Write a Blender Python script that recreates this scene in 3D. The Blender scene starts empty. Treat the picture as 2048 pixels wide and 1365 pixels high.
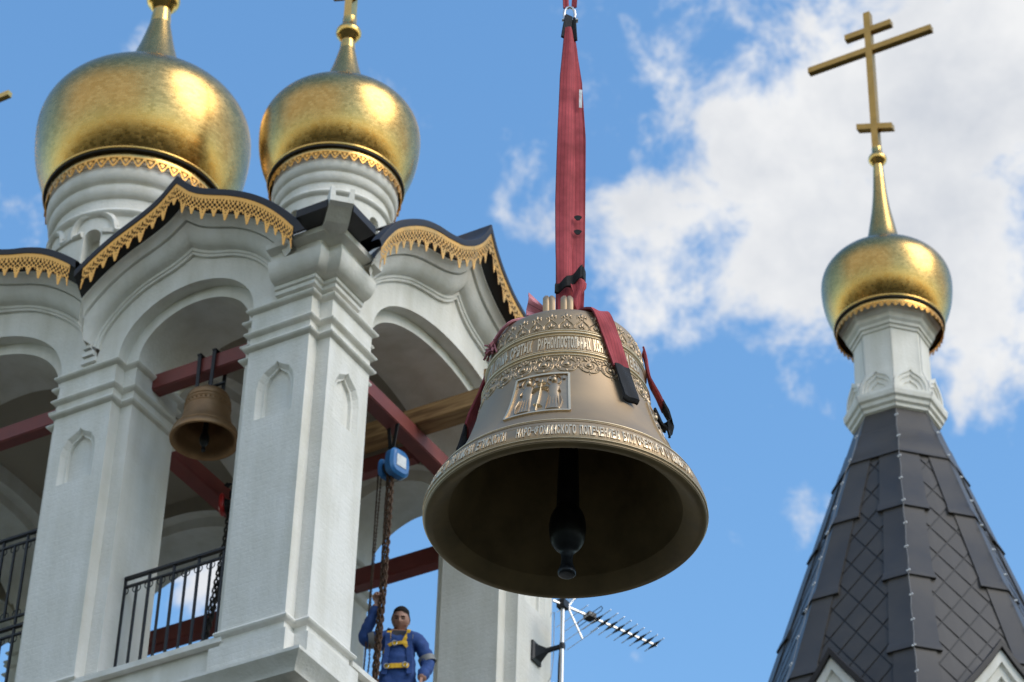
import bpy, bmesh, math, random
from mathutils import Vector, Matrix
from mathutils.bvhtree import BVHTree
random.seed(7)
sc = bpy.context.scene
C = sc.collection
PI = math.pi
R = math.radians

# ------------------------------------------------------------------ camera
PITCH, ROLL, AZ = R(37.4), R(1.82), R(31.1)
fw = Vector((0, math.cos(PITCH), math.sin(PITCH)))
up = Vector((0, -math.sin(PITCH), math.cos(PITCH)))
rt = Vector((1, 0, 0))
cx = rt * math.cos(ROLL) + up * math.sin(ROLL)
cy = -rt * math.sin(ROLL) + up * math.cos(ROLL)
cd = bpy.data.cameras.new('camera'); cam = bpy.data.objects.new('camera', cd); C.objects.link(cam)
cam.matrix_world = Matrix(((cx.x, cy.x, -fw.x, 0), (cx.y, cy.y, -fw.y, 0), (cx.z, cy.z, -fw.z, 1.6), (0, 0, 0, 1)))
cd.sensor_width = 36.0; cd.lens = 100.0; cd.clip_end = 20000; cd.clip_start = 0.5
cd.dof.use_dof = True; cd.dof.focus_distance = 19.6; cd.dof.aperture_fstop = 3.4
sc.camera = cam

# ------------------------------------------------------------------ world, sun, exposure
SUN_AZ, SUN_EL = R(123), R(41)          # azimuth measured clockwise from +Y (the viewing direction)
wd = bpy.data.worlds.new('World'); sc.world = wd; wd.use_nodes = True
nt = wd.node_tree; N = nt.nodes; L = nt.links
for n in list(N): N.remove(n)
def wn(t, **k):
    n = N.new(t)
    for a, b in k.items(): setattr(n, a, b)
    return n
out = wn('ShaderNodeOutputWorld'); bg = wn('ShaderNodeBackground')
sky = wn('ShaderNodeTexSky'); sky.sky_type = 'NISHITA'; sky.sun_disc = False
sky.sun_elevation = SUN_EL; sky.sun_rotation = SUN_AZ; sky.altitude = 150; sky.air_density = 1.5; sky.dust_density = 0.6; sky.ozone_density = 2.5
SKY_K = 0.15
bg.inputs['Strength'].default_value = SKY_K
tc = wn('ShaderNodeTexCoord')
def wmath(op, a, b=None, c=None, clamp=False):
    n = wn('ShaderNodeMath', operation=op); n.use_clamp = clamp
    for i, v in enumerate((a, b, c)):
        if v is None: continue
        if isinstance(v, (int, float)): n.inputs[i].default_value = v
        else: L.new(v, n.inputs[i])
    return n.outputs[0]
def wnoise(scale, detail, rough, off, dist=0.0):
    m = wn('ShaderNodeMapping'); m.inputs['Location'].default_value = off
    L.new(tc.outputs['Generated'], m.inputs['Vector'])
    n = wn('ShaderNodeTexNoise'); n.inputs['Scale'].default_value = scale; n.inputs['Detail'].default_value = detail
    n.inputs['Roughness'].default_value = rough; n.inputs['Distortion'].default_value = dist
    L.new(m.outputs[0], n.inputs['Vector']); return n.outputs['Fac']
def wlobe(d, width_deg):                 # soft bump of cloud cover round a direction
    dn = wn('ShaderNodeVectorMath', operation='DOT_PRODUCT')
    L.new(tc.outputs['Generated'], dn.inputs[0]); dn.inputs[1].default_value = Vector(d).normalized()
    k = 1.0 / (1 - math.cos(R(width_deg)))
    e = wmath('MULTIPLY_ADD', dn.outputs['Value'], k, -k)
    return wmath('POWER', 2.718, e)
fine = wnoise(27, 9, 0.64, (3.1, 1.7, 0.4), 0.22)
mid = wnoise(10.0, 4, 0.55, (0.3, 5.2, 1.9), 0.1)
broad = wnoise(2.1, 2, 0.5, (7.3, 2.2, 4.6))
lobes = None
for d, wdeg, amp in (((0.1290, 0.7383, 0.6621), 3.0, 0.62), ((0.0790, 0.7515, 0.6553), 1.8, 0.50), ((0.0460, 0.7653, 0.6425), 1.05, 0.38), ((0.0237, 0.7354, 0.6772), 0.6, 0.26), ((0.0533, 0.7844, 0.6179), 1.0, 0.3), ((0.0932, 0.7792, 0.6198), 1.3, 0.42), ((0.1483, 0.7750, 0.6143), 1.8, 0.36), ((0.1780, 0.7082, 0.6833), 3.0, 0.5), ((0.1678, 0.7891, 0.5909), 1.0, 0.26), ((-0.1681, 0.7614, 0.6261), 1.1, 0.22), ((0.1025, 0.8248, 0.5561), 0.6, 0.1), ((-0.1014, 0.8426, 0.5289), 1.3, 0.55), ((0.0209, 0.7549, 0.6556), 0.8, 0.05),
                     ((0.36, 0.58, 0.73), 9, 0.50), ((-0.75, -0.4, 0.5), 24, 0.5), ((0.75, -0.35, 0.6), 26, 0.5), ((-0.2, -0.85, 0.45), 24, 0.5), ((0.9, 0.2, 0.35), 14, 0.4), ((-0.7, 0.6, 0.3), 9, 0.3)):  # clouds on these lines' last row are unseen, added to whiten the ambient light
    t = wmath('MULTIPLY', wlobe(d, wdeg), amp)
    lobes = t if lobes is None else wmath('ADD', lobes, t)
dens = wmath('ADD', wmath('MULTIPLY_ADD', fine, 1.7, -0.85), wmath('MULTIPLY_ADD', mid, 0.55, -0.275))
dens = wmath('ADD', dens, wmath('MULTIPLY_ADD', broad, 0.2, -0.1))
dens = wmath('ADD', dens, lobes)
mr = wn('ShaderNodeMapRange', interpolation_type='SMOOTHSTEP'); L.new(dens, mr.inputs['Value'])
mr.inputs['From Min'].default_value = 0.12; mr.inputs['From Max'].default_value = 0.52
cov = mr.outputs['Result']
shade = wnoise(16, 6, 0.6, (3.115, 1.68, 0.39), 0.15)
cr = wn('ShaderNodeValToRGB'); L.new(wmath('ADD', wmath('MULTIPLY', shade, 0.8), wmath('MULTIPLY', dens, 0.16)), cr.inputs['Fac'])
cr.color_ramp.elements[0].position = 0.40; cr.color_ramp.elements[0].color = (0.90, 0.91, 0.925, 1)
cr.color_ramp.elements[1].position = 0.66; cr.color_ramp.elements[1].color = (0.66, 0.695, 0.755, 1)
cm = wn('ShaderNodeMix', data_type='RGBA', blend_type='MULTIPLY'); cm.inputs['Factor'].default_value = 1
L.new(cr.outputs['Color'], cm.inputs[6]); CLOUD = 1.0 / SKY_K * 0.63; cm.inputs[7].default_value = (CLOUD, CLOUD, CLOUD, 1)
mx = wn('ShaderNodeMix', data_type='RGBA'); L.new(cov, mx.inputs[0]); hsv = wn('ShaderNodeHueSaturation'); hsv.inputs['Saturation'].default_value = 1.21; hsv.inputs['Value'].default_value = 1.0; L.new(sky.outputs[0], hsv.inputs['Color']); L.new(hsv.outputs[0], mx.inputs[6]); L.new(cm.outputs[2], mx.inputs[7])
L.new(mx.outputs[2], bg.inputs['Color']); L.new(bg.outputs[0], out.inputs['Surface'])

sl = bpy.data.lights.new('sun', 'SUN'); sun = bpy.data.objects.new('sun', sl); C.objects.link(sun)
sl.energy = 1.25; sl.angle = R(38); sl.color = (1.0, 0.94, 0.85)
sdir = Vector((math.sin(SUN_AZ) * math.cos(SUN_EL), math.cos(SUN_AZ) * math.cos(SUN_EL), math.sin(SUN_EL)))
sun.rotation_euler = sdir.to_track_quat('Z', 'Y').to_euler(); sun.location = sdir * 60
sc.view_settings.view_transform = 'Standard'; sc.view_settings.look = 'None'; sc.view_settings.gamma = 1; sc.view_settings.exposure = 0.64
sc.view_settings.use_curve_mapping = False

# ------------------------------------------------------------------ material helpers
MATS = {}
def mat(name, col, rough=0.6, metal=0.0, var=0.0, vscale=3.0, bump=0.0, bscale=40.0, bdist=0.01, spec=0.5, rvar=0.0):
    m = bpy.data.materials.new(name); m.use_nodes = True; t = m.node_tree; n = t.nodes; p = n['Principled BSDF']
    p.inputs['Base Color'].default_value = (*col, 1); p.inputs['Roughness'].default_value = rough; p.inputs['Metallic'].default_value = metal
    p.inputs['Specular IOR Level'].default_value = spec
    co = n.new('ShaderNodeTexCoord')
    if var or rvar:
        a = n.new('ShaderNodeTexNoise'); a.inputs['Scale'].default_value = vscale; a.inputs['Detail'].default_value = 7; a.inputs['Roughness'].default_value = 0.6
        t.links.new(co.outputs['Object'], a.inputs['Vector'])
    if var:
        r = n.new('ShaderNodeValToRGB'); r.color_ramp.elements[0].position = 0.3; r.color_ramp.elements[1].position = 0.7
        r.color_ramp.elements[0].color = (*[max(0, c * (1 - var)) for c in col], 1); r.color_ramp.elements[1].color = (*[min(1, c * (1 + var)) for c in col], 1)
        t.links.new(a.outputs['Fac'], r.inputs['Fac']); t.links.new(r.outputs['Color'], p.inputs['Base Color'])
    if rvar:
        q = n.new('ShaderNodeMapRange'); q.inputs['From Min'].default_value = 0.3; q.inputs['From Max'].default_value = 0.7
        q.inputs['To Min'].default_value = rough - rvar; q.inputs['To Max'].default_value = rough + rvar
        t.links.new(a.outputs['Fac'], q.inputs['Value']); t.links.new(q.outputs['Result'], p.inputs['Roughness'])
    if bump:
        b = n.new('ShaderNodeTexNoise'); b.inputs['Scale'].default_value = bscale; b.inputs['Detail'].default_value = 5
        t.links.new(co.outputs['Object'], b.inputs['Vector'])
        bb = n.new('ShaderNodeBump'); bb.inputs['Strength'].default_value = bump; bb.inputs['Distance'].default_value = bdist
        t.links.new(b.outputs['Fac'], bb.inputs['Height']); t.links.new(bb.outputs['Normal'], p.inputs['Normal'])
    MATS[name] = m; return m

def plaster_mat(name, col, brick=0.25):
    m = mat(name, col, 0.75, var=0.0); t = m.node_tree; n = t.nodes; p = n['Principled BSDF']; l = t.links
    co = n.new('ShaderNodeTexCoord'); s = n.new('ShaderNodeSeparateXYZ'); l.new(co.outputs['Object'], s.inputs[0])
    ad = n.new('ShaderNodeMath'); l.new(s.outputs['X'], ad.inputs[0]); l.new(s.outputs['Y'], ad.inputs[1])
    cb = n.new('ShaderNodeCombineXYZ'); l.new(ad.outputs[0], cb.inputs['X']); l.new(s.outputs['Z'], cb.inputs['Y'])
    br = n.new('ShaderNodeTexBrick'); l.new(cb.outputs[0], br.inputs['Vector']); br.inputs['Scale'].default_value = 1
    br.inputs['Brick Width'].default_value = 0.26; br.inputs['Row Height'].default_value = 0.077; br.inputs['Mortar Size'].default_value = 0.006; br.inputs['Mortar Smooth'].default_value = 1.0
    br.inputs['Color1'].default_value = (1, 1, 1, 1); br.inputs['Color2'].default_value = (0.8, 0.8, 0.8, 1); br.inputs['Mortar'].default_value = (0.3, 0.3, 0.3, 1)
    nz = n.new('ShaderNodeTexNoise'); nz.inputs['Scale'].default_value = 1.3; nz.inputs['Detail'].default_value = 8; nz.inputs['Roughness'].default_value = 0.65; l.new(co.outputs['Object'], nz.inputs['Vector'])
    # dirt and rain streaks: noise stretched in z
    mp = n.new('ShaderNodeMapping'); mp.inputs['Scale'].default_value = (5, 5, 0.5); l.new(co.outputs['Object'], mp.inputs['Vector'])
    st = n.new('ShaderNodeTexNoise'); st.inputs['Scale'].default_value = 1.0; st.inputs['Detail'].default_value = 6; l.new(mp.outputs[0], st.inputs['Vector'])
    r = n.new('ShaderNodeValToRGB'); e = r.color_ramp.elements
    e[0].position = 0.34; e[0].color = (col[0] * .80, col[1] * .79, col[2] * .74, 1); e[1].position = 0.6; e[1].color = (*col, 1)
    mixf = n.new('ShaderNodeMath'); mixf.operation = 'MULTIPLY_ADD'; l.new(nz.outputs['Fac'], mixf.inputs[0]); mixf.inputs[1].default_value = 0.5
    hs = n.new('ShaderNodeMath'); hs.operation = 'MULTIPLY'; l.new(st.outputs['Fac'], hs.inputs[0]); hs.inputs[1].default_value = 0.5
    l.new(hs.outputs[0], mixf.inputs[2]); l.new(mixf.outputs[0], r.inputs['Fac']); l.new(r.outputs['Color'], p.inputs['Base Color'])
    fn = n.new('ShaderNodeTexNoise'); fn.inputs['Scale'].default_value = 28; fn.inputs['Detail'].default_value = 6; l.new(co.outputs['Object'], fn.inputs['Vector'])
    nf = n.new('ShaderNodeMath'); nf.operation = 'MULTIPLY'; l.new(br.outputs['Color'], nf.inputs[0]); l.new(nz.outputs['Fac'], nf.inputs[1])
    hsum = n.new('ShaderNodeMath'); hsum.operation = 'MULTIPLY_ADD'; l.new(nf.outputs[0], hsum.inputs[0]); hsum.inputs[1].default_value = brick; l.new(fn.outputs['Fac'], hsum.inputs[2])
    b = n.new('ShaderNodeBump'); b.inputs['Strength'].default_value = 0.45; b.inputs['Distance'].default_value = 0.012
    l.new(hsum.outputs[0], b.inputs['Height']); l.new(b.outputs['Normal'], p.inputs['Normal'])
    return m

def gold_tile_mat(name, tile):
    m = mat(name, (0.8, 0.53, 0.13), 0.3, 1.0); t = m.node_tree; n = t.nodes; p = n['Principled BSDF']; l = t.links
    co = n.new('ShaderNodeTexCoord'); s = n.new('ShaderNodeSeparateXYZ'); l.new(co.outputs['Object'], s.inputs[0])
    at = n.new('ShaderNodeMath'); at.operation = 'ARCTAN2'; l.new(s.outputs['Y'], at.inputs[0]); l.new(s.outputs['X'], at.inputs[1])
    ln = n.new('ShaderNodeVectorMath'); ln.operation = 'LENGTH'; l.new(co.outputs['Object'], ln.inputs[0])
    cb = n.new('ShaderNodeCombineXYZ'); l.new(at.outputs[0], cb.inputs['X']); l.new(s.outputs['Z'], cb.inputs['Y'])
    br = n.new('ShaderNodeTexBrick'); l.new(cb.outputs[0], br.inputs['Vector']); br.inputs['Scale'].default_value = 1
    br.inputs['Brick Width'].default_value = tile * 1.1; br.inputs['Row Height'].default_value = tile * 0.8; br.inputs['Mortar Size'].default_value = tile * 0.06
    br.inputs['Color1'].default_value = (0, 0, 0, 1); br.inputs['Color2'].default_value = (1, 1, 1, 1); br.inputs['Mortar'].default_value = (0.2, 0.2, 0.2, 1)
    nz = n.new('ShaderNodeTexNoise'); nz.inputs['Scale'].default_value = 2.2; nz.inputs['Detail'].default_value = 8; nz.inputs['Roughness'].default_value = 0.7; l.new(co.outputs['Object'], nz.inputs['Vector'])
    sm = n.new('ShaderNodeMath'); sm.operation = 'MULTIPLY_ADD'; l.new(br.outputs['Color'], sm.inputs[0]); sm.inputs[1].default_value = 0.42; nzs = n.new('ShaderNodeMath'); nzs.operation = 'MULTIPLY_ADD'; l.new(nz.outputs['Fac'], nzs.inputs[0]); nzs.inputs[1].default_value = 0.6; nzs.inputs[2].default_value = 0.15; l.new(nzs.outputs[0], sm.inputs[2])
    r = n.new('ShaderNodeValToRGB'); e = r.color_ramp.elements; e[0].position = 0.35; e[0].color = (0.41, 0.25, 0.075, 1); e[1].position = 0.95; e[1].color = (0.61, 0.40, 0.145, 1)
    l.new(sm.outputs[0], r.inputs['Fac']); l.new(r.outputs['Color'], p.inputs['Base Color'])
    q = n.new('ShaderNodeMapRange'); q.inputs['From Min'].default_value = 0.3; q.inputs['From Max'].default_value = 1.0; q.inputs['To Min'].default_value = 0.21; q.inputs['To Max'].default_value = 0.33
    l.new(sm.outputs[0], q.inputs['Value']); l.new(q.outputs['Result'], p.inputs['Roughness'])
    hh = n.new('ShaderNodeMath'); hh.operation = 'MULTIPLY_ADD'; l.new(br.outputs['Fac'], hh.inputs[0]); hh.inputs[1].default_value = -0.7; l.new(br.outputs['Color'], hh.inputs[2])
    b = n.new('ShaderNodeBump'); b.inputs['Strength'].default_value = 0.10; b.inputs['Distance'].default_value = 0.004
    l.new(hh.outputs[0], b.inputs['Height']); l.new(b.outputs['Normal'], p.inputs['Normal'])
    return m

PLASTER = plaster_mat('white_plaster', (0.765, 0.745, 0.695), 0.7)
PLASTER_S = plaster_mat('smooth_white_plaster', (0.78, 0.76, 0.71), 0.0)
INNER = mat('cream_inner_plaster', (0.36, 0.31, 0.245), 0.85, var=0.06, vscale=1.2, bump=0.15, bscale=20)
GOLD_TILE = gold_tile_mat('gold_shingles', 0.045)
GOLD = mat('polished_gold', (0.74, 0.47, 0.15), 0.24, 1.0, var=0.08, rvar=0.06, vscale=6)
LACE = mat('gold_lace_metal', (0.90, 0.47, 0.11), 0.36, 0.6, var=0.10, vscale=7, rvar=0.1)
CROSSG = mat('brown_gold', (0.52, 0.31, 0.09), 0.4, 0.9, var=0.12, vscale=5)
ROOF = mat('black_roof_metal', (0.024, 0.021, 0.021), 0.45, 0.0, spec=0.3, var=0.2, vscale=2.5, rvar=0.08, bump=0.1, bscale=6)
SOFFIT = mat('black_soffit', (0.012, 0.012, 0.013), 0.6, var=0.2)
TENT = mat('graphite_sheet', (0.060, 0.053, 0.047), 0.42, 0.0, spec=0.28, var=0.22, vscale=1.6, rvar=0.08, bump=0.12, bscale=3.5, bdist=0.02)
REDBEAM = mat('oxide_red_paint', (0.19, 0.042, 0.036), 0.5, var=0.22, vscale=2.5, rvar=0.1)
IRON = mat('black_wrought_iron', (0.012, 0.013, 0.015), 0.45, 0.3, var=0.2)
BRONZE = mat('patinated_bronze', (0.40, 0.285, 0.17), 0.5, 0.7, var=0.09, vscale=2.6, rvar=0.05, bump=0.06, bscale=60, bdist=0.002)
BRONZE_HI = mat('polished_bronze', (0.80, 0.63, 0.41), 0.38, 0.7, var=0.08, vscale=12, rvar=0.05)
BRONZE_REL = mat('relief_bronze', (0.46, 0.34, 0.215), 0.40, 0.75, var=0.08, vscale=12, rvar=0.05)
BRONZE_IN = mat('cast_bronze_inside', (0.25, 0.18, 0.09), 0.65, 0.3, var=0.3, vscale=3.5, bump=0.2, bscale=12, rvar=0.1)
OLDBRONZE = mat('dull_bronze', (0.30, 0.175, 0.085), 0.5, 0.7, var=0.15, vscale=8)
BLACKSTEEL = mat('black_steel', (0.02, 0.022, 0.026), 0.42, 0.5, var=0.3, vscale=9, rvar=0.1)
RUST = mat('rusty_chain', (0.085, 0.045, 0.025), 0.75, 0.3, var=0.45, vscale=30)
DARKCHAIN = mat('black_chain', (0.016, 0.015, 0.014), 0.5, 0.5, var=0.3, vscale=30)
BLUE = mat('blue_enamel', (0.03, 0.15, 0.38), 0.35, var=0.15, vscale=14)
REDENAMEL = mat('red_enamel', (0.45, 0.02, 0.02), 0.4, var=0.15, vscale=14)
STICKER = mat('white_sticker', (0.6, 0.62, 0.64), 0.5, var=0.2, vscale=20)
ALU = mat('aluminium', (0.62, 0.63, 0.64), 0.35, 0.7, var=0.1, vscale=14, rvar=0.08)
PLASTIC = mat('black_plastic', (0.012, 0.012, 0.013), 0.45)
STEEL = mat('zinc_steel', (0.6, 0.6, 0.6), 0.3, 0.9, var=0.1, vscale=20)
SKIN = mat('skin', (0.36, 0.19, 0.135), 0.55, var=0.08, vscale=16)
HAIR = mat('greying_brown_hair', (0.018, 0.014, 0.012), 0.9, var=0.4, vscale=60, spec=0.15)
JACKET = mat('blue_workwear', (0.016, 0.055, 0.205), 0.8, var=0.22, vscale=8, bump=0.5, bscale=14, bdist=0.02)
STRAP = mat('yellow_webbing', (0.62, 0.36, 0.012), 0.7, var=0.1, vscale=30)
GREY = mat('grey_reflective', (0.20, 0.20, 0.20), 0.6, var=0.1)
SHIRT = mat('charcoal_cotton', (0.03, 0.03, 0.036), 0.85)
GROUND = mat('meadow_ground', (0.045, 0.043, 0.028), 0.9, var=0.4, vscale=0.05)
BULB = mat('clear_bulb', (0.75, 0.76, 0.78), 0.2)

def webbing_mat(name, col, stripes=True, fade=0.0):
    m = mat(name, col, 0.8); t = m.node_tree; n = t.nodes; p = n['Principled BSDF']; l = t.links
    uv = n.new('ShaderNodeUVMap'); s = n.new('ShaderNodeSeparateXYZ'); l.new(uv.outputs[0], s.inputs[0])
    nz = n.new('ShaderNodeTexNoise'); nz.inputs['Scale'].default_value = 7; nz.inputs['Detail'].default_value = 7; l.new(n.new('ShaderNodeTexCoord').outputs['Object'], nz.inputs['Vector'])
    r = n.new('ShaderNodeValToRGB'); e = r.color_ramp.elements; e[0].position = 0.3; e[0].color = (*[c * .68 for c in col], 1)
    e[1].position = 0.72; e[1].color = (*[min(1, c * (1.12 + fade) + fade * .25) for c in col], 1); l.new(nz.outputs['Fac'], r.inputs['Fac'])
    w = n.new('ShaderNodeMath'); w.operation = 'MULTIPLY'; l.new(s.outputs['X'], w.inputs[0]); w.inputs[1].default_value = 6.0
    f = n.new('ShaderNodeMath'); f.operation = 'FRACT'; l.new(w.outputs[0], f.inputs[0])
    g = n.new('ShaderNodeMath'); g.operation = 'LESS_THAN'; l.new(f.outputs[0], g.inputs[0]); g.inputs[1].default_value = 0.14 if stripes else -1
    mxn = n.new('ShaderNodeMix'); mxn.data_type = 'RGBA'; fc = n.new('ShaderNodeMath'); fc.operation = 'MULTIPLY'; l.new(g.outputs[0], fc.inputs[0]); fc.inputs[1].default_value = 0.55
    l.new(fc.outputs[0], mxn.inputs[0]); l.new(r.outputs['Color'], mxn.inputs[6]); mxn.inputs[7].default_value = (*[c * 0.25 for c in col], 1)
    l.new(mxn.outputs[2], p.inputs['Base Color'])
    wv = n.new('ShaderNodeMath'); wv.operation = 'MULTIPLY'; l.new(s.outputs['Y'], wv.inputs[0]); wv.inputs[1].default_value = 900
    sn = n.new('ShaderNodeMath'); sn.operation = 'SINE'; l.new(wv.outputs[0], sn.inputs[0])
    hs = n.new('ShaderNodeMath'); hs.operation = 'MULTIPLY_ADD'; l.new(sn.outputs[0], hs.inputs[0]); hs.inputs[1].default_value = 0.15; l.new(nz.outputs['Fac'], hs.inputs[2])
    b = n.new('ShaderNodeBump'); b.inputs['Strength'].default_value = 0.5; b.inputs['Distance'].default_value = 0.01; l.new(hs.outputs[0], b.inputs['Height']); l.new(b.outputs['Normal'], p.inputs['Normal'])
    return m
WEB = webbing_mat('red_webbing', (0.45, 0.052, 0.062), fade=.08)
WEBPINK = webbing_mat('worn_pink_webbing', (0.60, 0.20, 0.23), fade=0.3)
WEBBLACK = webbing_mat('black_sleeve', (0.014, 0.014, 0.016))

def wood_mat():
    m = mat('weathered_timber', (0.30, 0.17, 0.07), 0.75); t = m.node_tree; n = t.nodes; p = n['Principled BSDF']; l = t.links
    co = n.new('ShaderNodeTexCoord'); mp = n.new('ShaderNodeMapping'); mp.inputs['Scale'].default_value = (1.2, 14, 14); l.new(co.outputs['Object'], mp.inputs['Vector'])
    nz = n.new('ShaderNodeTexNoise'); nz.inputs['Scale'].default_value = 1.5; nz.inputs['Detail'].default_value = 8; nz.inputs['Distortion'].default_value = 0.6; l.new(mp.outputs[0], nz.inputs['Vector'])
    r = n.new('ShaderNodeValToRGB'); e = r.color_ramp.elements; e[0].position = 0.32; e[0].color = (0.16, 0.08, 0.03, 1); e[1].position = 0.68; e[1].color = (0.42, 0.25, 0.105, 1)
    l.new(nz.outputs['Fac'], r.inputs['Fac']); l.new(r.outputs['Color'], p.inputs['Base Color'])
    b = n.new('ShaderNodeBump'); b.inputs['Strength'].default_value = 0.3; b.inputs['Distance'].default_value = 0.01; l.new(nz.outputs['Fac'], b.inputs['Height']); l.new(b.outputs['Normal'], p.inputs['Normal'])
    return m
WOOD = wood_mat()

# ------------------------------------------------------------------ mesh helpers
def link(o, parent=None):
    C.objects.link(o)
    if parent is not None: o.parent = parent
    return o
def mesh(name, V, F, m, parent=None, smooth=None, loc=(0, 0, 0), rot=(0, 0, 0), uv=None):
    me = bpy.data.meshes.new(name); me.from_pydata([tuple(v) for v in V], [], F); me.validate(); me.update()
    if m: me.materials.append(m)
    if uv:
        ul = me.uv_layers.new(name='UVMap')
        for lp in me.loops: ul.data[lp.index].uv = uv[lp.vertex_index]
    if smooth is not None:
        me.shade_smooth()
        if smooth < 180: me.set_sharp_from_angle(angle=R(smooth))
    o = bpy.data.objects.new(name, me); o.location = loc; o.rotation_euler = rot
    return link(o, parent)
def inst(name, me, parent=None, loc=(0, 0, 0), rot=(0, 0, 0), scale=(1, 1, 1)):
    o = bpy.data.objects.new(name, me); o.location = loc; o.rotation_euler = rot; o.scale = scale
    return link(o, parent)
def empty(name, loc=(0, 0, 0), rz=0.0, label=None, cat=None, group=None):
    o = bpy.data.objects.new(name, None); o.location = loc; o.rotation_euler = (0, 0, rz); o.empty_display_size = 0.2; C.objects.link(o)
    if label: tag(o, label, cat, group)
    return o
def tag(o, label, cat, group=None):
    o['label'] = label; o['category'] = cat
    if group: o['group'] = group
    return o
class MB:
    def __init__(s): s.V = []; s.F = []
    def add(s, V, F):
        k = len(s.V); s.V += [Vector(v) for v in V]; s.F += [tuple(i + k for i in f) for f in F]; return s
    def box(s, x0, x1, y0, y1, z0, z1):
        V = [(x, y, z) for x in (x0, x1) for y in (y0, y1) for z in (z0, z1)]
        return s.add(V, [(0, 1, 3, 2), (4, 6, 7, 5), (0, 4, 5, 1), (2, 3, 7, 6), (0, 2, 6, 4), (1, 5, 7, 3)])
    def tube(s, P, r, n=8, caps=True, rs=None):
        P = [Vector(p) for p in P]; V = []; F = []; prev = None
        for i, p in enumerate(P):
            t = (P[min(i + 1, len(P) - 1)] - P[max(i - 1, 0)]).normalized()
            if prev is None: a = t.orthogonal().normalized()
            else: a = (prev - t * prev.dot(t)); a = a.normalized() if a.length > 1e-6 else t.orthogonal().normalized()
            prev = a; b = t.cross(a); q = rs[i] if rs else r
            V += [p + (a * math.cos(2 * PI * k / n) + b * math.sin(2 * PI * k / n)) * q for k in range(n)]
        for i in range(len(P) - 1):
            for k in range(n): F.append((i * n + k, i * n + (k + 1) % n, (i + 1) * n + (k + 1) % n, (i + 1) * n + k))
        if caps: F.append(tuple(range(n))[::-1]); F.append(tuple(range((len(P) - 1) * n, len(P) * n)))
        return s.add(V, F)
    def bar(s, p, q, wx, wz, upv=(0, 0, 1)):       # rectangular bar between two points
        p = Vector(p); q = Vector(q); t = (q - p).normalized(); a = t.cross(Vector(upv))
        a = a.normalized() if a.length > 1e-5 else t.orthogonal().normalized(); b = a.cross(t)
        V = [e + a * i * wx / 2 + b * j * wz / 2 for e in (p, q) for i, j in ((-1, -1), (1, -1), (1, 1), (-1, 1))]
        return s.add(V, [(3, 2, 1, 0), (4, 5, 6, 7), (0, 1, 5, 4), (1, 2, 6, 5), (2, 3, 7, 6), (3, 0, 4, 7)])
    def lathe(s, prof, n=48, a0=0, a1=2 * PI, c=(0, 0)):
        full = abs(a1 - a0 - 2 * PI) < 1e-6; m = n if full else n + 1
        V = [(c[0] + r * math.cos(a0 + (a1 - a0) * k / n), c[1] + r * math.sin(a0 + (a1 - a0) * k / n), z) for r, z in prof for k in range(m)]
        F = []
        for i in range(len(prof) - 1):
            for k in range(n):
                k2 = (k + 1) % m if full else k + 1
                F.append((i * m + k, i * m + k2, (i + 1) * m + k2, (i + 1) * m + k))
        return s.add(V, F)
    def rings(s, L_, closed=True, cap0=False, cap1=False):
        m = len(L_[0]); V = [p for r in L_ for p in r]; F = []
        for i in range(len(L_) - 1):
            for k in range(m if closed else m - 1): F.append((i * m + k, i * m + (k + 1) % m, (i + 1) * m + (k + 1) % m, (i + 1) * m + k))
        if cap0: F.append(tuple(range(m))[::-1])
        if cap1: F.append(tuple(range((len(L_) - 1) * m, len(L_) * m)))
        return s.add(V, F)
    def prism(s, pts, h, place):                    # polygon pts (2D), extruded 0..h ; place(a,b,h)->xyz
        m = len(pts); V = [place(a, b, 0) for a, b in pts] + [place(a, b, h) for a, b in pts]
        F = [tuple(range(m))[::-1], tuple(range(m, 2 * m))] + [(k, (k + 1) % m, m + (k + 1) % m, m + k) for k in range(m)]
        return s.add(V, F)
    def obj(s, name, m, parent=None, smooth=None, loc=(0, 0, 0), rot=(0, 0, 0)): return mesh(name, s.V, s.F, m, parent, smooth, loc, rot)
def fixn(o):
    b = bmesh.new(); b.from_mesh(o.data); bmesh.ops.recalc_face_normals(b, faces=b.faces); b.to_mesh(o.data); b.free(); return o
def booldiff(o, cutters):
    for c in cutters:
        md = o.modifiers.new('b', 'BOOLEAN'); md.operation = 'DIFFERENCE'; md.object = c; md.solver = 'EXACT'
    bpy.context.view_layer.update()
    me = bpy.data.meshes.new_from_object(o.evaluated_get(bpy.context.evaluated_depsgraph_get()))
    o.modifiers.clear(); o.data = me
    for c in cutters: bpy.data.objects.remove(c)
    return o
def lerp(a, b, t): return a + (b - a) * t
def interp(x, xs, ys):
    if x <= xs[0]: return ys[0]
    for i in range(len(xs) - 1):
        if x <= xs[i + 1]: return lerp(ys[i], ys[i + 1], (x - xs[i]) / (xs[i + 1] - xs[i]))
    return ys[-1]
def resample(P, n):                                 # polyline -> n points, even arc length, smoothed by Catmull-Rom
    P = [Vector((p[0], p[1])) for p in P]; Q = []
    for i in range(len(P) - 1):
        p0 = P[i - 1] if i else P[i] * 2 - P[i + 1]; p1, p2 = P[i], P[i + 1]; p3 = P[i + 2] if i + 2 < len(P) else P[i + 1] * 2 - P[i]
        for k in range(12):
            t = k / 12; Q.append(0.5 * ((2 * p1) + (p2 - p0) * t + (2 * p0 - 5 * p1 + 4 * p2 - p3) * t * t + (3 * p1 - p0 - 3 * p2 + p3) * t ** 3))
    Q.append(P[-1]); D = [0.0]
    for i in range(len(Q) - 1): D.append(D[-1] + (Q[i + 1] - Q[i]).length)
    r = []
    for k in range(n):
        s = D[-1] * k / (n - 1); r.append((interp(s, D, [q.x for q in Q]), interp(s, D, [q.y for q in Q])))
    return r
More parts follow.
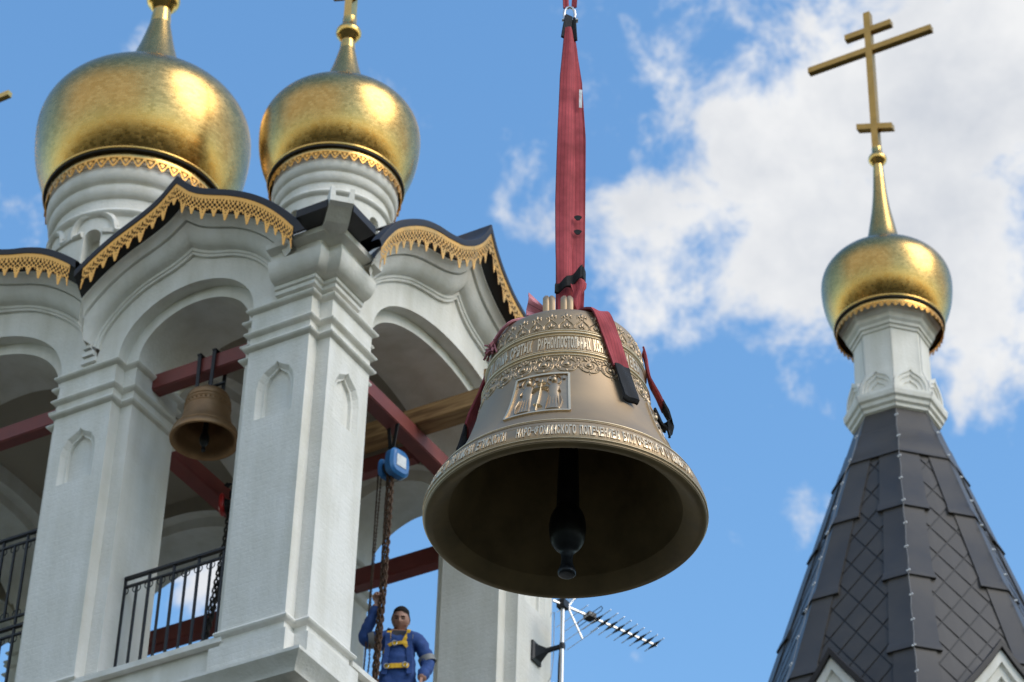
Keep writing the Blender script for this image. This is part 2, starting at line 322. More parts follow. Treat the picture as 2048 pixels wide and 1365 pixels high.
def half_round(o0, z0, z1, h, n=7):                 # moulding profile list of (offset, z)
    return [(o0 + h * math.sin(PI * k / (n - 1)) ** 0.8, lerp(z0, z1, k / (n - 1))) for k in range(n)]

# ------------------------------------------------------------------ ground
g = MB(); S_ = 6000; g.add([(-S_, -S_, 0), (S_, -S_, 0), (S_, S_, 0), (-S_, S_, 0)], [(0, 1, 2, 3)])
o = g.obj('ground', GROUND); o['kind'] = 'structure'
LEAFDARK = mat('dark_foliage', (0.035, 0.05, 0.022), 0.9, var=0.4, vscale=0.3)
wd_ = MB(); rw = random.Random(3)  # unseen tree ring, added to give the gold domes something dark to reflect
for k in range(520):
    a = 2 * PI * k / 520 + rw.uniform(-.01, .01); d = rw.uniform(95, 135); h = rw.uniform(17, 27); r0 = rw.uniform(2.4, 4.2); x, y = d * math.sin(a), 25 + d * math.cos(a)
    wd_.rings([[(x + r0 * f * (1 + .25 * rw.uniform(-1, 1)) * math.cos(t), y + r0 * f * (1 + .25 * rw.uniform(-1, 1)) * math.sin(t), h * z) for t in [2 * PI * j / 7 for j in range(7)]] for f, z in ((.5, 0), (1.0, .2), (1.05, .45), (.8, .7), (.45, .9), (.05, 1.0))], True)
ow = wd_.obj('reflection_wood', LEAFDARK); ow['kind'] = 'stuff'; ow['label'] = 'dark belt of trees added out of view to darken the dome reflections'

# ------------------------------------------------------------------ bell tower (local x to the right along the front, y into the tower)
TO = Vector((-2.00287599, 23.73183154, 0)); TR = -AZ
TM = Matrix.Translation(TO) @ Matrix.Rotation(TR, 4, 'Z')
def T(x, y, z): return TM @ Vector((x, y, z))
tower = empty('bell_tower', TO, TR, 'white plastered bell tower with keel gables, gold lace eaves and gold domes', 'bell tower')
PW, NT = 1.09, 0.16
H_ = PW / 2
def notched(h, n, o):
    H = h + o; k = h - n + o
    return [(k, -H), (k, -k), (H, -k), (H, k), (k, k), (k, H), (-k, H), (-k, k), (-H, k), (-H, -k), (-k, -k), (-k, -H)]
def ring12(o, z, h=H_, n=NT): return [(a, b, z) for a, b in notched(h, n, o)]
SPRING = 20.43
keel = [(-0.235, 0.0), (-0.235, 0.40), (-0.215, 0.50), (-0.16, 0.59), (-0.08, 0.635), (-0.03, 0.665), (0, 0.70), (0.03, 0.665), (0.08, 0.635), (0.16, 0.59), (0.215, 0.50), (0.235, 0.40), (0.235, 0.0)]
def niche_cutter(rz):
    b = MB(); L_ = []
    for d, sc_, dz in ((-0.05, 1.06, -0.0), (0.0, 1.0, 0.0), (0.045, 0.80, -0.02), (0.05, 0.70, -0.03), (0.085, 0.66, -0.03)):
        L_.append([(a * sc_, -H_ + d, 18.9 + max(0, b_ * (0.86 + 0.14 * sc_) + dz) if b_ > 0 else 18.9 + (0.004 if d > 0 else 0)) for a, b_ in keel])
    b.rings(L_, True, True, True); o = b.obj('cut', None); fixn(o); o.rotation_euler = (0, 0, rz); return o
PILLARS = {}
def pillar_mesh(sides):                 # niches only on the outward faces
    if sides not in PILLARS:
        pb = MB(); pb.rings([ring12(0, 16.17), ring12(0, SPRING)], True, True, True)
        po = fixn(pb.obj('pillar', PLASTER)); booldiff(po, [niche_cutter(k * PI / 2) for k in sides])
        PILLARS[sides] = po.data; bpy.data.objects.remove(po)
    return PILLARS[sides]
def mould_mesh(prof, h=H_, n=NT):
    b = MB(); b.rings([ring12(o, z, h, n) for o, z in prof]); return b
imp_me = []
for z0, z1 in ((20.335, 20.425), (20.015, 20.10), (19.83, 19.92)):
    o = mould_mesh(half_round(-0.005, z0, z1, 0.062)).obj('m', PLASTER_S, None, 40); imp_me.append(o.data); bpy.data.objects.remove(o)
o = mould_mesh(half_round(-0.005, 16.27, 16.37, 0.06) + []).obj('m', PLASTER_S, None, 40); base_me = o.data; bpy.data.objects.remove(o)
o = mould_mesh([(-0.01, 16.19), (0.05, 16.165), (0.07, 16.15), (0.07, 15.80)]).obj('m', PLASTER, None, 30); plinth_me = o.data; bpy.data.objects.remove(o)
PX = [-0.545, -3.125, -6.915, -9.495]; PY = [0.545, 4.575]
for px in PX:
    for py in PY:
        p = inst('pillar', pillar_mesh(((0,) if py < 2 else (2,)) + ((1,) if px > -1 else (3,) if px < -9 else ())), tower, (px, py, 0))
        for me_ in imp_me: inst('impost_moulding', me_, p)
        inst('base_moulding', base_me, p); inst('plinth', plinth_me, p)

# arch walls and gables -------------------------------------------------
A_IN = [(0, 21.52), (.08, 21.47), (.23, 21.40), (.4, 21.345), (.58, 21.285), (.73, 21.21), (.86, 21.12), (.98, 21.01), (1.08, 20.89), (1.15, 20.76), (1.18, 20.62)]
A_EV = [(0, 22.34), (.10, 22.235), (.2, 22.13), (.35, 22.025), (.55, 21.925), (.75, 21.835), (.95, 21.725), (1.14, 21.60), (1.32, 21.455), (1.47, 21.31), (1.61, 21.16), (1.75, 21.0)]
B_IN = [(0, 22.0), (.1, 21.89), (.23, 21.795), (.38, 21.73), (.58, 21.675), (.78, 21.615), (1.02, 21.52), (1.33, 21.33), (1.6, 21.11), (1.75, 20.93), (1.85, 20.75), (1.88, 20.58)]
B_EV = [(0, 22.94), (.14, 22.70), (.29, 22.52), (.5, 22.345), (.64, 22.265), (.88, 22.175), (1.11, 22.11), (1.38, 21.995), (1.66, 21.81), (1.96, 21.55), (2.16, 21.28), (2.29, 21.06)]
NG = 33
def full_curve(tab):
    h = resample(tab, NG); return [(-d, z) for d, z in h[::-1]] + h[1:]
WHITE_RINGS = [(0, -0.01), (0, 0.03), (.045, 0.034), (.055, 0.05), (.10, 0.055), (.11, 0.045), (.125, 0.06)]
for k in range(8):
    ph = PI / 2 * k / 7; WHITE_RINGS.append((.13 + .29 * (1 - math.cos(ph)), 0.07 + 0.125 * math.sin(ph)))
WHITE_RINGS += [(.43, 0.165), (.437, 0.165), (.44, 0.225), (.49, 0.232)]
for k in range(1, 6):
    ph = PI / 2 * k / 5; WHITE_RINGS.append((.50 + .12 * math.sin(ph), 0.232 + 0.055 * (1 - math.cos(ph))))
WHITE_RINGS += [(.65, 0.285), (.66, 0.10)]
DARK_RINGS = [(.655, 0.10), (.655, 0.292), (.86, 0.43), (.865, 0.455), (.868, 0.47), (.97, 0.475), (1.0, 0.47), (1.012, 0.45)]

# gold lace: a perforated sheet cut in tiles, each hung from the eave
LW = 0.37
def lace_mask(x, y):            # x in 0..1 across a tile, y in 0..1 downwards
    xe = min(x, 1 - x); xc = abs(x - 0.5)
    bot = 0.585 + 0.045 * math.cos(x * 4 * PI)
    bot = max(bot, 1.0 - 3.2 * max(0, xc - 0.03) if xc < 0.15 else 0)
    if 0.80 < y < 0.87 and xc < 0.075: bot = 1
    bot = max(bot, 0.86 - 2.8 * max(0, xe - 0.03) if xe < 0.12 else 0)
    if 0.64 < y < 0.70 and xe < 0.06: bot = max(bot, 0.72)
    if abs(xc - 0.22) < 0.07: bot = max(bot, 0.62 - 2.0 * abs(xc - 0.22))
    if y > bot: return False
    if y < 0.15: return True
    fx = (x * 7) % 1 - 0.5
    if (fx * .14) ** 2 + ((y - 0.19) * .8) ** 2 < 0.034 ** 2: return False
    # lattice of holes
    for j, (yy, nx, off, rr) in enumerate(((0.295, 5, 0.0, .050), (0.39, 5, .5, .056), (0.485, 5, 0.0, .050))):
        fx = ((x * nx + off) % 1 - 0.5) / nx
        if fx * fx + ((y - yy) * .80) ** 2 < rr * rr * (1.0 if xc > .04 or yy < .4 else .5): return False
    if (xc) ** 2 + ((y - 0.60) * .8) ** 2 < 0.032 ** 2: return False
    if (xc - .055) ** 2 + ((y - 0.535) * .8) ** 2 < 0.026 ** 2: return False
    if (xc) ** 2 + ((y - 0.73) * .8) ** 2 < 0.02 ** 2: return False
    if (xe) ** 2 + ((y - 0.56) * .8) ** 2 < 0.03 ** 2: return False
    return True
LNX, LNY = 34, 30
LMASK = [[lace_mask((i + .5) / LNX, (j + .5) / LNY) for i in range(LNX)] for j in range(LNY)]
def lace_tiles(curve, place, parent, o, height=0.35, top=0.0, d_lo=-9, d_hi=9):
    # curve: list (d,z) along the eave
    D = [0.0]
    for i in range(len(curve) - 1): D.append(D[-1] + math.hypot(curve[i + 1][0] - curve[i][0], curve[i + 1][1] - curve[i][1]))
    xs = [c[0] for c in curve]; zs = [c[1] for c in curve]; mid_ = D[-1] / 2
    ntile = max(1, int(round(mid_ / LW)))
    for side in (-1, 1):
        for k in range(ntile):
            s0 = mid_ + side * mid_ * k / ntile; s1 = mid_ + side * mid_ * (k + 1) / ntile
            if s0 > s1: s0, s1 = s1, s0
            dm = interp((s0 + s1) / 2, D, xs)
            if dm < d_lo or dm > d_hi: continue
            idx = {}; V = []; F = []
            def vid(i, j, f):
                if (i, j, f) not in idx:
                    s = s0 + (s1 - s0) * i / LNX; yy = j / LNY
                    # lower rows pull inwards a little on the steep parts so that the pendants hang plumb
                    d = interp(s, D, xs); z = interp(s, D, zs)
                    idx[(i, j, f)] = len(V); V.append(place(d, z - top - yy * height, o - 0.006 * f - 0.0006 * math.sin(9 * yy)))
                return idx[(i, j, f)]
            for j in range(LNY):
                for i in range(LNX):
                    if not LMASK[j][i]: continue
                    F.append((vid(i, j, 0), vid(i, j + 1, 0), vid(i + 1, j + 1, 0), vid(i + 1, j, 0)))
                    F.append((vid(i, j, 1), vid(i + 1, j, 1), vid(i + 1, j + 1, 1), vid(i, j + 1, 1)))
            mesh('lace_panel', V, F, LACE, parent)

def arch_bay(place, ao, bo, inn, ev, dlo, dhi, gable=True, inner_gable_only=False, depth=PW, roof_in=2.3, roof_top=True, lace=True, lace_lo=-9, lace_hi=9, rise_inner=None):
    """place(d,z,o): d along the wall from the bay centre, o outwards from the wall face"""
    ai = ao - NT; bi = bo - 0.14
    ci = full_curve(inn); ce = full_curve(ev); n = len(ci)
    th = [-PI / 2 + PI * k / (n - 1) for k in range(n)]
    ar_o = [(ao * math.sin(t), SPRING + bo * math.cos(t)) for t in th]
    ar_i = [(ai * math.sin(t), SPRING + bi * math.cos(t)) for t in th]
    endd = inn[-1][0] + 0.07
    top = [(-endd, SPRING)] + ci + [(endd, SPRING)]
    def ext(a, w_): return [(-w_, SPRING - 0.002)] + a + [(w_, SPRING - 0.002)]
    b = MB()
    E = -0.004
    b.rings([[place(d, z, E) for d, z in top], [place(d, z, E) for d, z in ext(ar_o, ao)]], False)
    b.rings([[place(d, z, E) for d, z in ar_o], [place(d, z, -NT) for d, z in ar_o], [place(d, z, -NT) for d, z in ar_i], [place(d, z, -depth + NT) for d, z in ar_i],
             [place(d, z, -depth + NT) for d, z in ar_o], [place(d, z, -depth - E) for d, z in ar_o]], False)
    w = b.obj('arch_wall', PLASTER_S, tower, 40)
    b = MB(); b.rings([[place(d, z, -depth - E) for d, z in ext(ar_o, ao)], [place(d * 1.02, 21.95, -depth - E) for d, z in ext(ar_o, endd)]], False)
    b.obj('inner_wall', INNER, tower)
    if not gable: return
    cl = lambda d: max(dlo, min(dhi, d))
    def ringc(s, o): return [place(cl(lerp(ci[k][0], ce[k][0], s)), lerp(ci[k][1], ce[k][1], s), o) for k in range(n)]
    b = MB(); b.rings([ringc(s, o) for s, o in WHITE_RINGS], False)
    gm = b.obj('gable', PLASTER_S, tower, 28)
    def ringd(s, o):                # dark edge: stops level at the valley with the next gable
        P = [(lerp(ci[k][0], ce[k][0], s), lerp(ci[k][1], ce[k][1], s)) for k in range(n)]
        xs_ = [p[0] for p in P]; zs_ = [p[1] for p in P]
        return [place(cl(d), interp(cl(d), xs_, zs_), o) for d, z in P]
    b = MB(); b.rings([ringd(s, o) for s, o in DARK_RINGS[:3]], False); b.obj('soffit', SOFFIT, gm, 30)
    b = MB(); b.rings([ringd(s, o) for s, o in DARK_RINGS[2:]] + ([[place(cl(lerp(ci[k][0], ce[k][0], 1.012)), interp(cl(lerp(ci[k][0], ce[k][0], 1.012)), [lerp(ci[m_][0], ce[m_][0], 1.012) for m_ in range(n)], [lerp(ci[m_][1], ce[m_][1], 1.012) for m_ in range(n)]), -roof_in if lerp(ci[k][1], ce[k][1], 1.012) > 21.95 else (.36 if lerp(ci[k][1], ce[k][1], 1.012) < 21.5 else .0)) for k in range(n)]] if roof_top else []), False); b.obj('roof_edge', ROOF, gm, 30)
    if lace:
        cv = [(lerp(ci[k][0], ce[k][0], .865), lerp(ci[k][1], ce[k][1], .865)) for k in range(n)]
        lace_tiles(cv, place, gm, 0.462, d_lo=lace_lo, d_hi=lace_hi)
BAYC = [-1.83, -5.02, -8.21]
frontP = lambda c: (lambda d, z, o: (c + d, -o, z))
backP = lambda c: (lambda d, z, o: (c - d, 5.12 + o, z))
arch_bay(frontP(BAYC[0]), 0.90, 0.70, A_IN, A_EV, -1.30, 9, lace_lo=-1.22)
arch_bay(frontP(BAYC[1]), 1.50, 0.98, B_IN, B_EV, -1.89, 1.89, lace_lo=-1.8, lace_hi=1.80)
arch_bay(frontP(BAYC[2]), 0.90, 0.70, A_IN, A_EV, -9, 1.30, lace=False)
arch_bay(backP(BAYC[0]), 0.90, 0.70, A_IN, A_EV, -9, 1.30, lace=False)
arch_bay(backP(BAYC[1]), 1.50, 0.98, B_IN, B_EV, -1.89, 1.89, lace=False)
arch_bay(backP(BAYC[2]), 0.90, 0.70, A_IN, A_EV, -1.30, 9, lace=False)
arch_bay(lambda d, z, o: (o, 2.56 + d, z), 1.63, 0.95, B_IN, B_EV, -9, 9)
arch_bay(lambda d, z, o: (-10.04 - o, 2.56 - d, z), 1.63, 0.95, B_IN, B_EV, -9, 9, lace=False)
for xx in (-2.57, -6.37):
    arch_bay(lambda d, z, o, xx=xx: (xx + o, 2.56 + d, z), 1.63, 0.95, B_IN, B_EV, -9, 9, gable=False)
# vault ceilings, one per bay
for c, hw in ((BAYC[0], 0.76), (BAYC[1], 1.36), (BAYC[2], 0.76)):
    L_ = []
    for i in range(17):
        x = -1 + 2 * i / 16; L_.append([(c + x * hw, 2.56 + y * 1.55, 21.44 + 0.16 * (1 - x * x) + 0.16 * (1 - y * y)) for y in [-1 + 2 * k / 16 for k in range(17)]])
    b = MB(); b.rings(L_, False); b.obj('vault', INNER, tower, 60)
# corner piers with stacked cornice
PIER = [(0, 20.42), (.0, 20.455), (.045, 20.465), (.05, 20.49), (.045, 20.515), (.07, 20.525), (.075, 20.55), (.065, 20.575), (.085, 20.58)]
for k in range(8):
    ph = PI / 2 * k / 7; PIER.append((.09 + .135 * math.sin(ph), 20.585 + .195 * (1 - math.cos(ph))))
PIER += [(.225, 20.795), (.185, 20.80), (.185, 20.90), (.285, 20.925), (.295, 20.985), (.0, 20.99), (0.0, 21.3)]
def pier(sx, sy, ox, oy):
    def loop(o, z):
        P = [(0.62, -o), (NT - o, -o), (NT - o, NT - o), (-o, NT - o), (-o, 0.62)]
        return [(ox - sx * a, oy + sy * b_, z) for a, b_ in P]
    b = MB(); b.rings([loop(o, z) for o, z in PIER], False); pr = b.obj('corner_cornice', PLASTER_S, tower, 30); fixn(pr)
    b = MB()
    V = []
    def q(a, b_, z): return (ox - sx * a, oy + sy * b_, z)
    # boxed eave: L-shaped, with the outer corner cut square for the spout
    P = [(0.10, -.50), (-.30, -.50), (-.06, -.26), (-.26, -.06), (-.50, -.30), (-.50, 0.14), (0.10, 0.14)]
    b.rings([[q(a, c, 20.99) for a, c in [(0.10, -.285), (-.09, -.285), (-.05, -.25), (-.25, -.05), (-.285, -.09), (-.285, .14), (.10, .14)]], [q(a, c, 21.02) for a, c in P], [q(a, c, 21.12) for a, c in P],
             [q(a, c, 21.45) for a, c in [(0.10, -.10), (-.02, -.10), (.02, -.04), (-.04, .02), (-.10, -.02), (-.10, .14), (.10, .14)]]], True, True, True)
    e = b.obj('corner_eave', ROOF, pr)
    fixn(e); return pr
pr0 = pier(1, 1, 0, 0); pier(-1, 1, -10.04, 0); pier(1, -1, 0, 5.12); pier(-1, -1, -10.04, 5.12)
# corbel where the two front gables meet
b = MB()
for z0, z1, w_, d_ in ((20.47, 20.53, .10, .035), (20.55, 20.61, .075, .06), (20.63, 20.75, .05, .09)):
    b.box(-3.13 - w_, -3.13 + w_, -d_, 0.02, z0, z1)
b.obj('gable_corbel', PLASTER_S, tower)
# stone water spout on the corner, pointing out diagonally
b = MB()
D1 = Vector((1, -1, 0)).normalized(); D2 = Vector((1, 1, 0)).normalized(); c0 = Vector((-0.18, 0.18, 20.985))
def sp(a, s, z): return c0 + D1 * a + D2 * s + Vector((0, 0, z))
L_ = []
for a, z0, z1 in ((0, -.10, .22), (0.30, -.085, .23), (0.66, -.03, .25), (0.82, .06, .27), (0.90, .07, .27)):
    L_.append([sp(a, -.13, z0), sp(a, .13, z0), sp(a, .13, z1), sp(a, .085, z1), sp(a, .07, z0 + .07), sp(a, -.07, z0 + .07), sp(a, -.085, z1), sp(a, -.13, z1)])
b.rings(L_, True, True, True); so = b.obj('water_spout', PLASTER_S, tower); fixn(so)
# floor, parapets, sills, ledge, body below
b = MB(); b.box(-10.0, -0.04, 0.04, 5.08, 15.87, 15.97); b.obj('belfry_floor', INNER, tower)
b = MB(); b.box(-10.04 + .1, -.1, .1, 5.02, 0, 15.72); b.obj('tower_body', PLASTER, tower)
def square(o, z): return [(o, -o, z), (o, 5.12 + o, z), (-10.04 - o, 5.12 + o, z), (-10.04 - o, -o, z)]
b = MB(); b.rings([square(o, z) for o, z in ((-.1, 15.60), (.04, 15.64), (.06, 15.70), (.12, 15.76), (.155, 15.80), (.155, 15.835), (-.05, 15.86))]); b.obj('ledge', PLASTER_S, tower, 30)
for c, hw in ((BAYC[0], 0.94), (BAYC[1], 1.54), (BAYC[2], 0.94)):
    for y0, s in ((0, 1), (5.12, -1)):
        b = MB(); b.box(c - hw + .04, c + hw - .04, min(y0 + s * .06, y0 + s * .6), max(y0 + s * .06, y0 + s * .6), 15.85, 16.27); pp = b.obj('parapet', PLASTER, tower)
        b = MB(); ya, yb = y0 - s * .03, y0 + s * .62
        b.add([(c - hw, ya, 16.30), (c + hw, ya, 16.30), (c + hw, yb, 16.36), (c - hw, yb, 16.36), (c - hw, ya, 16.235), (c + hw, ya, 16.235), (c + hw, yb, 16.275), (c - hw, yb, 16.275)],
              [(0, 1, 2, 3), (7, 6, 5, 4), (0, 4, 5, 1), (1, 5, 6, 2), (2, 6, 7, 3), (3, 7, 4, 0)]); fixn(b.obj('sill', PLASTER_S, pp))
b = MB(); b.box(-.6, -.06, .98, 4.14, 15.85, 16.21); pp = b.obj('parapet', PLASTER, tower)
b = MB(); b.box(-.6, .03, .95, 4.17, 16.215, 16.275); b.obj('sill', PLASTER_S, pp)
# steel beams let into the pillars
def beam(x0, x1, y0, y1, z0, z1):
    b = MB(); b.box(x0, x1, y0, y1, z0, z1); o = b.obj('steel_beam', REDBEAM, tower)
    bm = bmesh.new(); bm.from_mesh(o.data); bmesh.ops.bevel(bm, geom=bm.edges[:], offset=0.012, segments=2, affect='EDGES'); bm.to_mesh(o.data); bm.free(); return o
beam(-2.62, -1.04, 0.455, 0.62, 20.22, 20.43); beam(-6.45, -3.6, 0.455, 0.62, 20.22, 20.43)
beam(-0.68, -0.49, 1.04, 4.08, 20.22, 20.43); beam(-3.30, -3.08, 1.04, 4.08, 20.20, 20.42)
beam(-2.62, -1.04, 4.49, 4.67, 19.90, 20.14); beam(-6.45, -3.6, 4.49, 4.67, 19.90, 20.14)
beam(-3.07, -0.69, 2.92, 3.08, 20.225, 20.425)

# domes ----------------------------------------------------------------
DOME = [(.80, -.78), (.868, -.65), (.922, -.52), (.961, -.385), (.986, -.245), (.998, -.11), (1, 0), (.986, .115), (.95, .22), (.885, .325), (.795, .42), (.68, .505), (.558, .58), (.45, .65), (.365, .73), (.30, .825), (.25, .94), (.205, 1.08), (.163, 1.23), (.127, 1.39), (.10, 1.52)]
scallop = [(-.5, 0), (.5, 0), (.5, -.30), (.40, -.42), (.30, -.62), (.16, -.86), (0, -1.0), (-.16, -.86), (-.30, -.62), (-.40, -.42), (-.5, -.30)]
def cross_mesh(m, parent, k, z0, name='cross'):
    b = MB(); w_ = 0.058 * k ** .5; d_ = 0.062 * k ** .5
    b.box(-w_, w_, -d_, d_, z0, z0 + 3.04 * k)
    o = b.obj(name, m, parent)
    for zz, hw, tilt in ((2.20, 1.12, 0), (2.64, .42, 0), (.47, .31, .36)):
        bb = MB(); hw *= k
        zc = z0 + zz * k
        bb.add([(-hw, y, zc + tilt * hw + s * w_) if e == 0 else (hw, y, zc - tilt * hw + s * w_) for e in (0, 1) for y in (-d_ * .93, d_ * .93) for s in (-1, 1)],
               [(0, 1, 3, 2), (4, 6, 7, 5), (0, 4, 5, 1), (2, 3, 7, 6), (0, 2, 6, 4), (1, 5, 7, 3)])
        bb.obj('crossbar', m, parent)
        # raised edge lines along the bars
    return o
def onion(parent, x, y, zmax, Rm, spind, ball_z, cross_k, crossm, seg=96, nscal=44, round_drum=True, tilt=0.0, fringe=1.0):
    """dome with its rim, fringe, spindle, ball and cross; local origin at the dome's widest circle"""
    prof = [(r * Rm, z * Rm) for r, z in DOME]
    if spind: prof = prof[:-7] + spind
    b = MB(); b.lathe(resample(prof, 90), seg)
    d = b.obj('onion_dome', GOLD_TILE, parent, 60, (x, y, zmax))
    zr = -.78 * Rm
    b = MB(); b.lathe([(.80 * Rm, zr + .01), (.822 * Rm, zr + .02), (.845 * Rm, zr + .012), (.85 * Rm, zr - .01), (.84 * Rm, zr - .03), (.80 * Rm, zr - .035)], seg); b.obj('rim', GOLD, d, 60)
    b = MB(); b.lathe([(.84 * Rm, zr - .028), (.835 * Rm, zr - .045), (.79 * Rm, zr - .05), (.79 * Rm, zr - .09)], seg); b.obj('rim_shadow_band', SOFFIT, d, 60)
    # fringe of pointed scallops
    r_ = .80 * Rm; pitch = 2 * PI * r_ / nscal; hgt = pitch * 1.5 * fringe
    b = MB(); bi = MB()
    def pl(a, bz, h): ang = a * pitch / r_; rr = r_ + h; return (rr * math.sin(ang), -rr * math.cos(ang), zr - .045 - hgt * .35 + bz * hgt * .72)
    sc_in = [(a * .70, bz * .68 - .13) for a, bz in scallop]
    b.rings([[pl(a, bz, .002) for a, bz in sc_in], [pl(a, bz, .014) for a, bz in sc_in], [pl(a, bz, .014) for a, bz in scallop], [pl(a, bz, .002) for a, bz in scallop]])
    b.prism([(a * .36, bz * .36 - .25) for a, bz in scallop], .016, pl)
    s = b.obj('fringe_scallop', LACE, d); fixn(s)
    for k in range(1, nscal): inst('fringe_scallop', s.data, d, rot=(0, 0, 2 * PI * k / nscal))
    b = MB(); b.lathe([(r_ + .004, zr - .04), (r_ + .012, zr - .05), (r_ + .012, zr - .047 - hgt * .36), (r_ + .004, zr - .05 - hgt * .36)], seg); b.obj('fringe_band', GOLD, d, 60)
    bz = ball_z - zmax; ro = prof[-1][0]; zt = prof[-1][1]
    b = MB(); b.lathe([(ro * 1.02, zt - .02), (ro * .95, lerp(zt, bz, .3)), (ro * .80, bz - ro * .9)], 24); b.obj('spindle', GOLD, d, 60)
    rb = ro * 1.5
    b = MB(); b.lathe([(ro * .8, bz - rb), (ro * 1.0, bz - rb * .9)] + [(max(.01, rb * 1.1 * math.cos(t)), bz + rb * .85 * math.sin(t)) for t in [-.75 + k * .17 for k in range(10)]] + [(ro * .95, bz + rb * .85), (ro * .9, bz + rb * 1.7), (ro * .6, bz + rb * 1.75)], 24); b.obj('ball', GOLD, d, 60)
    if cross_k: cross_mesh(crossm, d, cross_k, bz + rb * 1.6)
    return d
def drum(parent, x, y, z0, z1, r, nwin, a_off, hood=False):
    """round drum with ring mouldings and arched slit windows; z1 = underside of the dome rim"""
    k = r / 0.68
    p = [(r, z0), (r, z1 - .70 * k)] 
    def ring(z, h, w_):
        return [(r + h * math.sin(PI * i / 6) ** .8, z + w_ * (i / 6 - .5)) for i in range(7)]
    p += ring(z1 - 0.61 * k, .045 * k, .09 * k)
    p += [(r, z1 - .52 * k), (r, z1 - .45 * k)] + [(r + .055 * k * math.sin(PI / 2 * i / 5), z1 - .45 * k + .105 * k * (1 - math.cos(PI / 2 * i / 5))) for i in range(6)]
    p += [(r + .03 * k, z1 - .34 * k), (r + .03 * k, z1 - .30 * k)] + [(r + .03 * k + .06 * k * math.sin(PI / 2 * i / 5), z1 - .30 * k + .12 * k * (1 - math.cos(PI / 2 * i / 5))) for i in range(6)]
    p += [(r + .07 * k, z1 - .175 * k), (r + .07 * k, z1 - .13 * k), (r + .085 * k, z1 - .12 * k), (r + .085 * k, z1 - .03 * k), (.2, z1 - .03 * k), (.2, z0)]
    b = MB(); b.lathe(p + [p[0]], 96); o = b.obj('drum', PLASTER_S, parent, 35, (x, y, 0)); fixn(o)
    cut = []
    wz = z1 - .80 * k; w_ = .08 * k
    for i in range(nwin):
        a = a_off + 2 * PI * i / nwin
        P = [(-w_, -1.0), (-w_, -.06 * k)] + [(w_ * math.cos(PI - PI * j / 8), -.06 * k + w_ * math.sin(PI * j / 8)) for j in range(1, 8)] + [(w_, -.06 * k), (w_, -1.0)]
        c = MB(); c.prism(P, .5, lambda s, zz, h: (s, -(r - .16 * k) - h, wz + zz)); co = c.obj('c', SOFFIT); fixn(co); co.location = (x, y, 0); co.rotation_euler = (0, 0, a); cut.append(co)
    par = o.parent; o.parent = None; bpy.context.view_layer.update()
    booldiff(o, cut); o.parent = par
    if hood:
        for i in range(nwin):
            a0 = a_off + 2 * PI * i / nwin; P = []
            for s, zz in [(-.44 * k, -.02 * k), (-.20 * k, -.02 * k)] + [(.20 * k * math.cos(PI - PI * j / 10), .02 * k + .17 * k * math.sin(PI * j / 10)) for j in range(11)] + [(.20 * k, -.02 * k), (.44 * k, -.02 * k)]:
                t = a0 + s / r; P.append(((r + .006) * math.sin(t), -(r + .006) * math.cos(t), wz + zz))
            b = MB(); b.tube(P, .035 * k, 6); b.obj('window_hood', PLASTER_S, o, 60)
    return o
ZM = [25.23, 26.515, 25.23]; RM = [1.01, 1.42, 1.01]; BZ = [27.06, 29.13, 27.06]; CK = [1.0, 1.35, .55]
for i in range(3):
    onion(tower, BAYC[i] + .01, 2.56, ZM[i], RM[i], None, BZ[i], CK[i], GOLD, nscal=(44, 46, 44)[i])
    drum(tower, BAYC[i] + .01, 2.56, 21.9, ZM[i] - .78 * RM[i] - .04, (0.69, 0.985, 0.69)[i], (8, 8, 8)[i], R(-8 if i != 1 else -33), hood=(i == 1))
# solid roof block under the drums
b = MB(); b.box(-9.6, -.45, .5, 4.6, 21.84, 22.0); b.obj('roof_deck', ROOF, tower)

# ------------------------------------------------------------------ church spire on the right
SP = Vector((5.84313828, 34.81159362, 0))
spire = empty('church_spire', SP, TR, 'octagonal black tent roof spire with white drum and small gold dome', 'spire')
V8 = [R(22.5 + 45 * k) for k in range(8)]
def o8(r, z, a=0): return [(r * math.cos(t), r * math.sin(t), z) for t in V8]
def trr(z): return .60 + .330 * (26.8 - z)
b = MB(); b.rings([o8(trr(20), 20), o8(trr(26.8), 26.8)]); b.obj('tent_core', SOFFIT, spire)  # core coloured black so the gaps between shingles read as shadow lines
b = MB(); b.rings([o8(2.7, 0), o8(2.7, 20.2)], True, False, True); b.obj('octagon_body', PLASTER, spire)
# top hood: broad plain panels
LEV = [26.75, 25.67, 24.44, 22.96, 21.51, 20.05]
def facept(k, s, z, h):            # point on face k (between vertex k and k+1): s metres from the centre line, h proud
    a = (V8[k] + V8[(k + 1) % 8]) / 2 if k < 7 else V8[7] + R(22.5)
    ap = trr(z) * math.cos(R(22.5)) + h
    return Vector((math.cos(a) * ap - math.sin(a) * s, math.sin(a) * ap + math.cos(a) * s, z))
for k in range(8):
    b = MB()
    def hw(z): return trr(z) * math.sin(R(22.5))
    z1, z0 = LEV[0], LEV[1]
    L_ = []
    for z, h in ((z1, .012), (26.30, .012), (26.285, .022), (26.0, .022), (25.985, .03), (z0 + .09, .03), (z0 + .07, .05), (z0, .055)):
        t = hw(z) + h * .42; L_.append([facept(k, -t, z, h), facept(k, t, z, h)])
    L_.append([facept(k, -hw(z0), z0, 0.0), facept(k, hw(z0), z0, 0.0)])
    b.rings(L_, False); fixn(b.obj('hood_panel', TENT, spire, 25))
